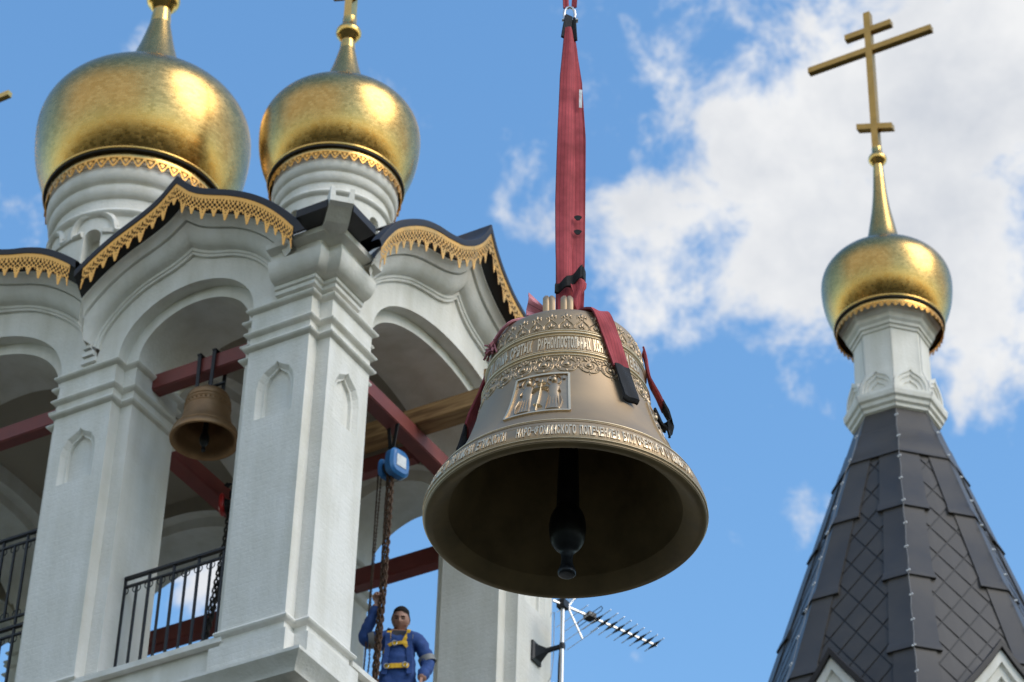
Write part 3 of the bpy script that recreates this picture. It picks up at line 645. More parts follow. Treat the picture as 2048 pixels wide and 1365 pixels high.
# ridge caps: one per ridge and storey, flared at the foot
for k in range(8):
    a = V8[k]
    ca, sa = math.cos(a), math.sin(a)
    for j in range(1, 5):
        z1, z0 = LEV[j], LEV[j + 1]; b = MB(); L_ = []
        for z, h, w_ in ((z1 + .03, .030, .30), (z0 + .17, .034, .35), (z0 + .14, .045, .365), (z0, .06, .385), (z0 - .005, -.02, .385)):
            r = trr(z)
            fk = k; fp = (k - 1) % 8
            pts = []
            for ff, sgn in ((fp, 1), (fk, -1)):
                hwid = r * math.sin(R(22.5)); 
                e1 = facept(ff, sgn * (hwid - w_), z, h); e0 = facept(ff, sgn * (hwid - w_), z, -.02); pts.append((e0, e1))
            rv = r + h / math.cos(R(22.5))
            L_.append([pts[0][0], pts[0][1], Vector((ca * rv, sa * rv, z)), pts[1][1], pts[1][0]])
        b.rings(L_, False); fixn(b.obj('ridge_cap', TENT, spire, 25))
# rhombic shingles between the caps
shg = 0
for k in range(8):
    vis = k in (4, 5, 6, 7, 0)
    for i in range(40):
        for j in range(-6, 7):
            hh, ww = 0.56, 0.40
            z = 25.75 - i * hh / 2 * 1.0; s = (j + (0.5 if i % 2 else 0)) * ww * 2 * .5 * 2 / 2
            s = (j + (0.5 if i % 2 else 0)) * ww
            if z < 20.2: continue
            lim = trr(z) * math.sin(R(22.5)) - .15
            if abs(s) > lim: continue
            if not vis: continue
            b = MB(); c_ = .935
            P = [facept(k, s, z + hh / 2 * c_, .004), facept(k, s - ww / 2 * c_, z, .008), facept(k, s, z - hh / 2 * c_, .017), facept(k, s + ww / 2 * c_, z, .008)]
            Q = [facept(k, s, z - hh / 2 * c_, -.01), facept(k, s - ww / 2 * c_, z, -.01), facept(k, s + ww / 2 * c_, z, -.01)]
            b.add(P + Q, [(0, 1, 2, 3), (1, 5, 4, 2), (2, 4, 6, 3)])
            b.obj('roof_shingle', TENT, spire); shg += 1
# dormer gables low on the tent
for k in range(8):
    a = V8[k] + R(22.5)
    if k not in (3, 4, 5, 6, 7, 0): continue
    def dp(s, z, d): return (math.cos(a) * d - math.sin(a) * s, math.sin(a) * d + math.cos(a) * s, z)
    prof_o = [(-1.15, 19.9), (-.78, 20.35), (-.42, 20.78), (-.16, 21.12), (0, 21.36), (.16, 21.12), (.42, 20.78), (.78, 20.35), (1.15, 19.9)]
    D0 = 2.95
    sh = lambda P, f, dz: [(s * f, 21.36 - (21.36 - z) * f + dz) for s, z in P]
    b = MB(); b.rings([[dp(s, z - .13, D0 - .02) for s, z in prof_o], [dp(s, z - .11, D0) for s, z in prof_o], [dp(s, z, D0) for s, z in prof_o], [dp(s, z + .02, D0 - .03) for s, z in prof_o], [dp(s, z + .02, 1.6) for s, z in prof_o]], False)
    dm = fixn(b.obj('dormer', ROOF, spire, 30))
    b = MB(); L_ = []
    for f, d_, dz in ((1.0, D0 - .05, -.12), (.90, D0 - .05, -.17), (.89, D0 - .10, -.175), (.80, D0 - .10, -.22), (.79, D0 - .15, -.225), (.70, D0 - .15, -.27), (.69, D0 - .22, -.275)):
        L_.append([dp(s * f, 19.9 + (z - 19.9) * f + dz, d_) for s, z in prof_o])
    L_.append([dp(s * .02, 19.6, D0 - .22) for s, z in prof_o])
    b.rings(L_, False); fixn(b.obj('dormer_panel', PLASTER_S, dm, 20))
# white cornice, kokoshniks, drum, upper cornice
CORN = [(.60, 26.62), (.635, 26.66), (.64, 26.72), (.675, 26.74), (.68, 26.79), (.72, 26.82), (.73, 26.88), (.77, 26.91), (.785, 26.98), (.785, 27.03), (.5, 27.06)]
b = MB(); b.rings([o8(r, z) for r, z in CORN]); b.obj('cornice', PLASTER_S, spire)
DR = [(.59, 27.0), (.575, 28.27), (.60, 28.28), (.605, 28.33), (.635, 28.34), (.64, 28.39), (.68, 28.43), (.69, 28.50), (.73, 28.55), (.745, 28.60), (.79, 28.64), (.80, 28.76), (.3, 28.78)]
b = MB(); b.rings([o8(r, z) for r, z in DR]); b.obj('spire_drum', PLASTER_S, spire)
kk = [(-.275, 0), (-.278, .06), (-.272, .15), (-.245, .235), (-.19, .31), (-.115, .36), (-.05, .395), (0, .455), (.05, .395), (.115, .36), (.19, .31), (.245, .235), (.272, .15), (.278, .06), (.275, 0)]
ap = .735 * math.cos(R(22.5))
b = MB(); L_ = []
for f, h in ((1.0, -.07), (1.0, 0), (.84, 0), (.82, -.022), (.68, -.022), (.66, -.045), (.46, -.045), (.44, -.065)):
    L_.append([(ap + h, s * f, 27.035 + z * (f if f < 1 else 1)) for s, z in kk])
L_.append([(ap - .065, s * .02, 27.04) for s, z in kk])
b.rings(L_, False); b.add([(ap - .07, s, 27.035 + z) for s, z in kk], [tuple(range(len(kk)))])
ko = fixn(b.obj('kokoshnik', PLASTER_S, spire, 30))
for k in range(1, 8): inst('kokoshnik', ko.data, spire, rot=(0, 0, R(45 * k)))
onion(spire, 0, 0, 29.50, 1.02, [(r, z) for r, z in ((.36, .755), (.262, .95), (.185, 1.36), (.145, 1.62), (.115, 1.9), (.10, 2.12), (.092, 2.26))], 32.16, 1.0, CROSSG, nscal=48, fringe=.9)
# garland of clear bulbs wired along the ridges
gl = empty('light_garland', SP, TR, 'string of small clear bulbs on a wire down the ridges of the black spire', 'string lights')
for k in (5, 6, 7):
    a = V8[k]; P = []; zz = 28.2
    P = [(.62, 28.2), (.61, 27.5), (.81, 27.02), (.66, 26.68)] + [(trr(z) + .085 if z < 25.6 else trr(z) + .05, z) for z in [26.5 - .25 * i for i in range(26)]]
    Pt = [(r * math.cos(a) + .01 * math.sin(i * 2.3), r * math.sin(a), z) for i, (r, z) in enumerate(P)]
    b = MB(); b.tube(Pt, .0045, 5); b.obj('wire', GREY, gl)
    for i in range(4, len(Pt)):
        if (i + k) % 2: continue
        x, y, z = Pt[i]; b = MB()
        for s in (-1, 1):
            b.lathe([(.001, -.016), (.011, -.009), (.014, .0), (.011, .01), (.001, .014)], 8); 
        V0 = [Vector(v) for v in b.V]; bb = MB(); h = len(V0) // 2
        bb.add([v + Vector((x + math.cos(a) * .02 - math.sin(a) * .016, y + math.sin(a) * .02 + math.cos(a) * .016, z)) for v in V0[:h]], b.F[:len(b.F) // 2])
        bb.add([v + Vector((x + math.cos(a) * .02 + math.sin(a) * .016, y + math.sin(a) * .02 - math.cos(a) * .016, z - .015)) for v in V0[:h]], b.F[:len(b.F) // 2])
        bb.obj('bulb', BULB, gl, 60)

# ------------------------------------------------------------------ the great bell, hanging from the crane sling
BC = Vector((0.41499881, 16.60831613, 12.705)); BROT = -R(1.4)
bell = empty('great_bell', BC, BROT, 'large bronze church bell with raised Cyrillic inscription hanging from red sling', 'bell')
bell.rotation_euler = (0, R(-0.7), BROT)
BP = [(.985, 0), (1.0, .05), (.99, .1), (.945, .2), (.865, .3), (.80, .4), (.75, .5), (.71, .6), (.672, .72), (.64, .84), (.612, .96), (.59, 1.1), (.575, 1.22), (.565, 1.33), (.552, 1.42), (.525, 1.49), (.475, 1.535), (.40, 1.56), (.25, 1.575), (.02, 1.58)]
def bell_r(z):
    return interp(z, ZS, RS)
_bp = resample(BP[:17], 120); RS = [p[0] for p in _bp]; ZS = [p[1] for p in _bp]
def on_bell(th, z, h=0.0):       # th measured from the front (camera side), positive to the right
    r = bell_r(z); dr = (bell_r(z + .01) - bell_r(z - .01)) / .02; nl = math.hypot(1, dr)
    rr = r + h / nl; zz = z - h * dr / nl
    return Vector((rr * math.sin(th), -rr * math.cos(th), zz))
b = MB(); b.lathe([(1.0 * p[0], p[1]) for p in _bp] + [(.40, 1.56), (.25, 1.575), (.02, 1.58)], 160); b.obj('bell_body', BRONZE, bell, 40)
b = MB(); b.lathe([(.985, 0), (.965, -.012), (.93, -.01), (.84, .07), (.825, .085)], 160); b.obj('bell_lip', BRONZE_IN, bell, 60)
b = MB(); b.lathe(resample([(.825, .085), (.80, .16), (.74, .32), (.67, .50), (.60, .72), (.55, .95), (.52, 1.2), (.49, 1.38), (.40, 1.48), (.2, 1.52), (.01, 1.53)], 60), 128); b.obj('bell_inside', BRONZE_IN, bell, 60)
def ringm(z, h, w_, m=BRONZE_HI):
    b = MB(); b.lathe([(bell_r(z + w_ * (i / 6 - .5)) + h * math.sin(PI * i / 6) - .001, z + w_ * (i / 6 - .5)) for i in range(7)], 160); b.obj('moulding_ring', m, bell, 60)
for z, h, w_ in ((1.272, .010, .020), (1.245, .018, .030), (1.220, .010, .016), (1.075, .010, .016), (1.052, .018, .028), (1.028, .010, .018), (.235, .012, .02), (.205, .008, .012), (.028, .010, .014), (.008, .006, .012), (.165, .004, .01)):
    ringm(z, h, w_, BRONZE_HI if h > .009 else BRONZE_REL)
# raised lettering
_fc = {}
def glyph(ch):
    if ch in _fc: return _fc[ch]
    cu = bpy.data.curves.new('t', 'FONT'); cu.body = ch; cu.size = 1.0; cu.extrude = 0.0; cu.resolution_u = 3; cu.offset = 0.036
    ob = bpy.data.objects.new('t', cu); C.objects.link(ob); bpy.context.view_layer.update()
    me = bpy.data.meshes.new_from_object(ob.evaluated_get(bpy.context.evaluated_depsgraph_get()))
    V = [v.co.copy() for v in me.vertices]; F = [tuple(p.vertices) for p in me.polygons]
    bpy.data.objects.remove(ob); bpy.data.curves.remove(cu); bpy.data.meshes.remove(me)
    xs = [v.x for v in V]; ys = [v.y for v in V]
    res = ([((v.x - min(xs)) / (max(xs) - min(xs)), (v.y - min(ys)) / (max(ys) - min(ys)) if ch != '-' else .42 + .16 * (v.y - min(ys)) / (max(ys) - min(ys))) for v in V], F)
    _fc[ch] = res; return res
WIDE = {'Щ': 1.35, 'Ш': 1.3, 'М': 1.25, 'Ф': 1.3, 'Ы': 1.3, 'Ж': 1.3, 'Ю': 1.3, '-': .7, ' ': .75, 'Г': .85, 'Р': .92, 'Ь': .92, 'Ъ': 1.1}
def inscription(text, th0, step, z0, z1, name='inscription'):
    root = None; th = th0
    for ch in text:
        w_ = WIDE.get(ch, 1.0) * step
        if ch != ' ':
            G, F = glyph(ch); h = .007
            V = [on_bell(th + (.06 + .86 * a) * w_, lerp(z0, z1, c), h) for a, c in G]; n = len(V)
            V += [on_bell(th + (.06 + .86 * a) * w_ , lerp(z0, z1, c), -.002) for a, c in G]
            # side walls from boundary edges
            cnt = {}
            for f in F:
                for i in range(len(f)):
                    e = (f[i], f[(i + 1) % len(f)]); k = tuple(sorted(e)); cnt.setdefault(k, []).append(e)
            FF = list(F) + [(es[0][1], es[0][0], es[0][0] + n, es[0][1] + n) for es in cnt.values() if len(es) == 1]
            if root is None: root = mesh(name, V, FF, BRONZE_HI, bell); continue_ = True
            else: mesh('letter', V, FF, BRONZE_HI, root)
        th += w_
    return th
inscription('ПРЕОСВЯЩЕННЕЙШЕГО ПАРАМОНА ЕПИСКОПА ', R(-86.0), R(1.76), .055, .150)
inscription('НАРО-ФОМИНСКОГО ПОПЕЧЕНИЕМ БЛАГОЧЕСТИВОГО СЕМЕЙСТВА', R(-20.3), R(1.60), .055, .150)
inscription('ВО ХРАМЪ СВЯТЫХ ', R(-68), R(2.9), 1.092, 1.205)
inscription('РАВНОАПОСТОЛЬНЫХ КОНСТАНТИНА И ЕЛЕНЫ', R(-20.2), R(2.32), 1.092, 1.205)
# relief ornament made of raised ribs and bosses, mapped on the bell (s metres along the band, z height)
class Relief(MB):
    def __init__(s, z_ref): super().__init__(); s.r0 = bell_r(z_ref)
    def rib(s, P, w_=.008, h=.012):
        h *= .62; w_ *= .86
        P = [Vector((p[0], p[1])) for p in P]; L_ = []
        for i, p in enumerate(P):
            t = (P[min(i + 1, len(P) - 1)] - P[max(i - 1, 0)]); t = t.normalized() if t.length > 1e-9 else Vector((1, 0)); nn = Vector((-t.y, t.x))
            e = 0.55 if i in (0, len(P) - 1) else 1
            L_.append([on_bell((p + nn * a * w_ * e).x / s.r0, (p + nn * a * w_ * e).y, hh * h * e - .001) for a, hh in ((1, 0), (.6, .75), (0, 1), (-.6, .75), (-1, 0))])
        s.rings(L_, False)
    def boss(s, c, rx, rz, h=.016, rot=0.0, n=10):
        h *= .62
        L_ = []
        for f, hh in ((1, 0), (.85, .55), (.5, .9), (.05, 1)):
            L_.append([on_bell((c[0] + (math.cos(t) * rx * math.cos(rot) - math.sin(t) * rz * math.sin(rot)) * f) / s.r0, c[1] + (math.cos(t) * rx * math.sin(rot) + math.sin(t) * rz * math.cos(rot)) * f, hh * h - .001) for t in [2 * PI * k / n for k in range(n)]])
        s.rings(L_, True, False, True)
def bez(p0, p1, p2, p3, n=8): return [tuple((1 - t) ** 3 * p0[i] + 3 * (1 - t) ** 2 * t * p1[i] + 3 * (1 - t) * t * t * p2[i] + t ** 3 * p3[i] for i in (0, 1)) for t in [k / n for k in range(n + 1)]]
NP = 32; r_ = Relief(1.34); pw = 2 * PI * r_.r0 / NP; z0 = 1.288
for s in (-1, 1):
    r_.rib(bez((s * pw * .45, z0), (s * pw * .62, z0 + .05), (s * pw * .05, z0 + .055), (s * pw * .10, z0 + .095)), .0065, .013)
    r_.rib(bez((s * pw * .10, z0 + .095), (s * pw * .14, z0 + .125), (s * pw * .36, z0 + .12), (s * pw * .30, z0 + .098)), .0055, .012)
    r_.boss((s * pw * .22, z0 + .122), .011, .019, .012, -s * .7); r_.boss((s * pw * .15, z0 + .022), .009, .018, .014, -s * .45)
    r_.rib(bez((s * pw * .45, z0), (s * pw * .3, z0 - .01), (s * pw * .12, z0 - .005), (0, z0 + .003)), .005, .010)
r_.boss((0, z0 + .135), .011, .024, .014); r_.boss((0, z0 + .035), .010, .026, .016); r_.boss((0, z0 + .092), .008, .008, .012)
pm = r_.obj('palmette', BRONZE_REL, bell, 50)
for k in range(1, NP): inst('palmette', pm.data, bell, rot=(0, 0, 2 * PI * k / NP))
NF = 24; r_ = Relief(.94); pw = 2 * PI * r_.r0 / NF; zc = .935
r_.boss((0, zc), .022, .020, .022, 0, 14)
for s in (-1, 1):
    r_.rib([(s * .036 * math.sin(t), zc - .036 * math.cos(t)) for t in [k * .28 for k in range(10)]], .006, .012)
    r_.rib(bez((0, zc - .075), (s * .04, zc - .085), (s * .085, zc - .045), (s * .068, zc + .01)), .0065, .013)
    r_.rib(bez((s * .068, zc + .01), (s * .055, zc + .05), (s * .02, zc + .05), (s * .012, zc + .035)), .006, .012)
    r_.boss((s * .030, zc + .062), .010, .022, .013, -s * .6); r_.boss((s * .016, zc + .078), .007, .018, .012, -s * .25)
    r_.rib(bez((s * pw * .5, zc + .06), (s * pw * .38, zc + .085), (s * pw * .30, zc + .03), (s * pw * .44, zc + .02)), .0055, .011)
    r_.rib(bez((s * pw * .5, zc - .03), (s * pw * .34, zc - .05), (s * pw * .30, zc + .01), (s * pw * .42, zc + .0)), .0055, .011)
    r_.rib(bez((s * pw * .36, zc + .05), (s * pw * .3, zc + .085), (s * pw * .2, zc + .08), (s * pw * .22, zc + .055)), .005, .010)
    r_.boss((s * pw * .30, zc - .035), .009, .012, .011)
r_.boss((0, zc + .065), .006, .02, .013); r_.boss((0, zc - .062), .009, .013, .013); r_.boss((0, zc - .092), .006, .010, .010)
r_.boss((pw * .5, zc + .045), .010, .014, .012); r_.boss((pw * .5, zc - .012), .008, .016, .012)
fm = r_.obj('scroll_ornament', BRONZE_REL, bell, 50)
for k in range(1, NF): inst('scroll_ornament', fm.data, bell, rot=(0, 0, 2 * PI * k / NF))
# icon panels: framed field with two robed figures and a tall cross between them
def icon_panel(tha, thb, za, zb, mirror=False):
    fr = MB(); thm = (tha + thb) / 2
    def bar2(t0, z0_, t1, z1_, w_=.008):
        L_ = []
        for k in range(13):
            t = lerp(t0, t1, k / 12); z = lerp(z0_, z1_, k / 12); r0 = bell_r(z)
            if abs(t1 - t0) > abs(z1_ - z0_): off = ((0, w_), (0, -w_))
            else: off = ((-w_ / r0, 0), (w_ / r0, 0))
            L_.append([on_bell(t + off[0][0], z + off[0][1], -.001), on_bell(t + off[0][0], z + off[0][1], .014), on_bell(t + off[1][0], z + off[1][1], .014), on_bell(t + off[1][0], z + off[1][1], -.001)])
        fr.rings(L_, True, True, True)
    bar2(tha, za, thb, za); bar2(tha, zb, thb, zb); bar2(tha, za, tha, zb); bar2(thb, za, thb, zb)
    p = fixn(fr.obj('icon_frame', BRONZE_HI, bell))
    fb = MB(); fb.rings([[on_bell(lerp(tha, thb, k / 16), lerp(za, zb, j / 8), .0015) for k in range(17)] for j in range(9)], False); fb.obj('icon_field', BRONZE_REL, p, 60)
    r0 = bell_r((za + zb) / 2); W_ = (thb - tha) * r0; Hh = zb - za
    def rel(): 
        q = Relief((za + zb) / 2); q.r0 = r0; return q
    c0 = thm * r0
    for s in (-1, 1):
        q = rel(); fx = c0 + s * W_ * .235; bz = za + Hh * .09
        # robe: broad tapering body with folds
        L_ = []
        for zz, wl, wr, hh in ((-.004, .052, .056, .002), (0, .052, .056, .008), (.03, .048, .050, .010), (.14, .041, .043, .011), (.20, .038, .040, .012), (.255, .047, .047, .013), (.285, .042, .042, .012), (.302, .020, .020, .010), (.308, .012, .012, .004)):
            zz = bz + zz * Hh / .45
            L_.append([on_bell((fx + a) / r0, zz, e * hh * 1.6 - .001) for a, e in [((wr if q8 > 0 else wl) * q8, math.sqrt(max(0, 1 - q8 * q8))) for q8 in [-1 + i8 / 6 for i8 in range(13)]]])
        q.rings(L_, False)
        for a in (-.036, -.018, .0, .018, .036):
            q.rib([(fx + a * 1.15, bz + .002), (fx + a, bz + Hh * .2), (fx + a * .75, bz + Hh * .38)], .0035, .020 + .020 * math.sqrt(max(0, 1 - (a / .06) ** 2)))
        q.rib([(fx - s * .03, bz + Hh * .58), (fx - s * .045, bz + Hh * .50), (fx - s * .066, bz + Hh * .54)], .007, .030)
        q.rib([(fx + s * .035, bz + Hh * .58), (fx + s * .046, bz + Hh * .47), (fx + s * .012, bz + Hh * .44)], .008, .034)
        q.rib([(fx + s * .05, bz + Hh * .36), (fx + s * .062, bz + Hh * .2), (fx + s * .05, bz + .01)], .010, .026)
        hz = bz + Hh * .755
        q.boss((fx, hz), .023, .030, .050); q.boss((fx, hz + .026), .021, .011, .052); q.rib([(fx + .022 * math.cos(t), hz + .030 + .004 * math.sin(4 * t)) for t in [PI * k / 8 for k in range(9)]], .006, .036)
        q.rib([(fx + .052 * math.cos(t), hz + .054 * math.sin(t)) for t in [2 * PI * k / 20 for k in range(21)]], .0055, .022)
        q.obj('robed_relief_figure', BRONZE_REL, p, 50)
    q = rel()
    for P in (([(c0 - .005, za + .03), (c0 + .008, za + Hh * .88)]), ([(c0 - .06, za + Hh * .66), (c0 + .065, za + Hh * .68)]), ([(c0 - .03, za + Hh * .78), (c0 + .04, za + Hh * .80)]), ([(c0 - .03, za + Hh * .25), (c0 + .03, za + Hh * .18)])):
        q.rib([(lerp(P[0][0], P[1][0], k / 6), lerp(P[0][1], P[1][1], k / 6)) for k in range(7)], .0085, .036)
    q.obj('relief_cross', BRONZE_HI, p, 50)
    for a, zf in ((-.42, .90), (-.08, .93), (.17, .93), (.42, .93)):
        q = MB(); cc = c0 + a * W_ * .98
        q.rings([[on_bell((cc + sx * .011) / r0, za + Hh * (zf - .03 + .035 * sz), h) for sx, sz in ((-1, -1), (1, -1), (1, 1), (-1, 1))] for h in (-.001, .012)], True, False, True)
        q.obj('name_tablet', BRONZE_REL, p)
icon_panel(R(-32), R(1.5), .385, .825); icon_panel(R(62), R(95), .385, .825)
# crown loops on top
def crown_loop(ang, rad, w_=.20, h=.36, t=.045):
    P = [(-w_ / 2, 0), (-w_ / 2, h * .55)] + [(-w_ / 2 + w_ / 2 * (1 - math.cos(PI * k / 10)) * 1.0, h * .55 + h * .45 * math.sin(PI * k / 10)) for k in range(1, 10)] + [(w_ / 2, h * .55), (w_ / 2, 0)]
    L_ = []
    for p0, p1 in ((.75, -t), (.94, -t), (1, -t * .6), (1, -t * .2), (.96, 0), (1, t * .2), (1, t * .6), (.94, t), (.75, t)):
        L_.append([(q_[0] * p0, p1, 1.52 + q_[1] * (p0 if q_[1] > h * .3 else 1)) for q_ in P])
    b = MB(); b.rings(L_, False); m_ = len(P)
    b.add([(q_[0] * .75, -t, 1.52 + q_[1] * .75) for q_ in P], [tuple(range(m_))]); b.add([(q_[0] * .75, t, 1.52 + q_[1] * .75) for q_ in P], [tuple(range(m_))[::-1]])
    o = b.obj('crown_loop', BRONZE, bell, 40)
    o.location = (math.cos(ang) * rad, math.sin(ang) * rad, 0); o.rotation_euler = (0, 0, ang); fixn(o); return o
for x_, a_ in ((-.125, R(-90)), (0.005, R(-90))):
    o = crown_loop(R(-90), .2, .26, .35, .046); o.location = (x_, -.17, 0)
for x_ in (-.125, .005):
    o = crown_loop(R(90), .2, .26, .40, .046); o.location = (x_, .20, 0)
b = MB(); b.box(-.19, .07, -.10, .26, 1.5, 1.80); cco = b.obj('crown_core', BRONZE, bell); bm = bmesh.new(); bm.from_mesh(cco.data); bmesh.ops.bevel(bm, geom=bm.edges[:], offset=.03, segments=3, affect='EDGES'); bm.to_mesh(cco.data); bm.free()
def ear(x0, x1, y, z):
    P = [(x0, z), (x0 + (x1 - x0) * .08, z + .20), (x0 + (x1 - x0) * .35, z + .27), (x0 + (x1 - x0) * .6, z + .22), (x0 + (x1 - x0) * .85, z + .21), (x1, z + .12), (x1, z - .02)]
    b = MB(); b.prism(P, .10, lambda a, c, h: (a, y + h - .05, c)); o = fixn(b.obj('crown_ear', BRONZE, bell)); 
    bm = bmesh.new(); bm.from_mesh(o.data); bmesh.ops.bevel(bm, geom=bm.edges[:], offset=.015, segments=2, affect='EDGES'); bm.to_mesh(o.data); bm.free()
ear(.06, .36, .06, 1.55); ear(-.08, -.36, .06, 1.50)
# clapper
CL = empty('clapper', BC + Vector((0.015, 0, 0)), 0, 'black iron clapper hanging inside the great bronze bell', 'clapper')
b = MB(); b.lathe([(.05, 1.5), (.052, 1.2), (.06, .9), (.072, .5), (.08, .2), (.08, .12)], 28); b.obj('shaft', BLACKSTEEL, CL, 60)
b = MB(); b.lathe(resample([(.08, .13), (.115, .06), (.128, 0), (.13, -.06), (.126, -.10), (.118, -.15), (.09, -.20), (.055, -.235), (.045, -.26)], 40), 36); b.obj('ball', BLACKSTEEL, CL, 60)
b = MB(); b.lathe(resample([(.045, -.25), (.040, -.30), (.046, -.35), (.062, -.39), (.063, -.41), (.055, -.43), (.001, -.435)], 24), 28); b.obj('tip', BLACKSTEEL, CL, 60)

# ------------------------------------------------------------------ slings
def strip(name, path, m, parent, th=.012, folds=None, uvs=1.0):
    """webbing: path = list of (centre, half-width vector, normal); a closed thin band"""
    L_ = []; uv = []; nw = 8
    acc = 0
    for i, (c, wv, nn) in enumerate(path):
        c = Vector(c); wv = Vector(wv); nn = Vector(nn).normalized()
        if i: acc += (c - Vector(path[i - 1][0])).length
        top = []; bot = []
        for k in range(nw + 1):
            a = -1 + 2 * k / nw; f = folds(a, acc) if folds else 0
            top.append(c + wv * a + nn * (th / 2 + f)); bot.append(c + wv * a + nn * (-th / 2 + f))
        L_.append(top + bot[::-1]); uv += [(.5 + .5 * (-1 + 2 * k / nw), acc * uvs) for k in range(nw + 1)] + [(.5 + .5 * (-1 + 2 * k / nw), acc * uvs) for k in range(nw, -1, -1)]
    b = MB(); b.rings(L_, True, True, True)
    return mesh(name, b.V, b.F, m, parent, 45, uv=uv)
sling = empty('lifting_sling', BC + Vector((0, 0, 1.55)), 0, 'red webbing lifting sling with black wear sleeves knotted through the bell crown', 'sling')
SL = lambda x, y, z: (x, y, z - 1.55)
def vert_path(zs, hw, xs, y, ang):
    P = []
    n = 46
    for k in range(n + 1):
        z = lerp(zs[0], zs[-1], k / n); a = interp(z, zs, ang) if isinstance(ang, list) else ang
        h = interp(z, zs, hw); x = interp(z, zs, xs)
        P.append((SL(x, y + .012 * math.sin(z * 5), z), (h * math.cos(a), h * math.sin(a), 0), (math.sin(a), -math.cos(a), 0)))
    return P
zs = [1.80, 2.05, 2.4, 2.9, 3.6, 4.2, 4.55, 4.70]
strip('webbing', vert_path(zs, [.060, .072, .086, .094, .092, .074, .052, .034], [.03, .025, .015, .005, -.005, -.012, -.025, -.035], -.03, [0, .05, .1, .1, .05, .1, .2, .3]), WEB, sling, .012, lambda a, l: .012 * math.sin(a * 3.2 + .5) * (1 if a < .2 else .3) + .006 * math.sin(l * 4 + a))
strip('webbing', vert_path(zs, [.050, .06, .07, .075, .078, .066, .046, .030], [-.035, -.035, -.04, -.042, -.035, -.038, -.035, -.04], -.062, [.3, .2, .35, .3, .25, .35, .4, .5]), WEB, sling, .012, lambda a, l: .014 * math.cos(a * 2.6) + .006 * math.sin(l * 3 - a))
strip('webbing', vert_path(zs, [.050, .06, .07, .082, .086, .068, .046, .030], [.06, .055, .045, .035, .025, .01, -.015, -.03], .03, [-.3, -.25, -.2, -.3, -.2, -.3, -.4, -.5]), WEB, sling, .012, lambda a, l: .01 * math.sin(a * 2.2))
strip('webbing', vert_path(zs, [.045, .05, .06, .07, .07, .06, .04, .028], [-.05, -.05, -.045, -.04, -.04, -.04, -.04, -.04], .05, [.2] * 8), WEB, sling, .012)
for dx, a in ((-.052, .5), (.012, -.4)):
    strip('black_sleeve', vert_path([4.60, 4.70, 4.85], [.042, .036, .030], [dx * .8 - .02, dx * .7 - .02, dx * .45 - .02], -.05 if a > 0 else -.02, a), WEBBLACK, sling, .02)
# black sleeve wrapped round the knot
strip('knot_sleeve', [(SL(-.11 + .20 * k / 12, -.14 + .02 * math.sin(k), 1.99 + .16 * (k / 12) ** 1.3), (0, -.01, .030 + .018 * k / 12), (0.2, -1, .25)) for k in range(13)], WEBBLACK, sling, .02)
strip('knot_sleeve', [(SL(.09 + .02 * math.sin(k * .5), -.14 + .2 * k / 8, 2.15 - .03 * k / 8), (0, -.01, .045), (1, -.1, .2)) for k in range(9)], WEBBLACK, sling, .02)
strip('knot_web', [(SL(.055 + .012 * math.sin(k * .8), -.13, 2.08 - .34 * k / 10), (.05 + .012 * math.sin(k * 1.3), -.01, 0), (.1, -1, .05)) for k in range(11)], WEB, sling, .014, lambda a, l: .014 * math.sin(a * 4 + l * 9))
strip('knot_web', [(SL(.13 - .30 * k / 14, -.06 - .02 * math.sin(k), 1.72 + .03 * math.sin(k * .9)), (0, -.012, .042), (0, -1, .3)) for k in range(15)], WEBPINK, sling, .016, lambda a, l: .012 * math.sin(a * 3 + l * 18))
strip('pink_tail', [(SL(-.16 - .15 * k / 8, -.16 - .03 * k / 8, 1.72 + .07 * k / 8), (.01, -.02, .035 + .075 * k / 8), (.25, -1, .2)) for k in range(9)], WEBPINK, sling, .012, lambda a, l: .02 * math.sin(a * 5))
strip('knot_web', [(SL(.07 + .17 * k / 8, -.13 + .02 * math.sin(k * 1.7), 1.76 - .13 * k / 8 + .012 * math.sin(k * 2.1)), (.012, -.01, .05 - .015 * k / 8), (.2, -1, .35)) for k in range(9)], WEBPINK, sling, .014, lambda a, l: .016 * math.sin(a * 4 + l * 22))
strip('care_label', [(SL(.062, -.062, 3.86 + .19 * k / 4), (.012, .002, 0), (.05, -1, 0)) for k in range(5)], STICKER, sling, .004)
for zz in (2.60, 2.74):
    b = MB(); b.prism([(.028 * math.cos(t) * (1 + .25 * math.sin(3 * t)), .024 * math.sin(t)) for t in [2 * PI * k / 12 for k in range(12)]], .006, lambda a, c, h: SL(.055 + a, -.058 - h, zz + c)); fixn(b.obj('tar_spot', WEBBLACK, sling))
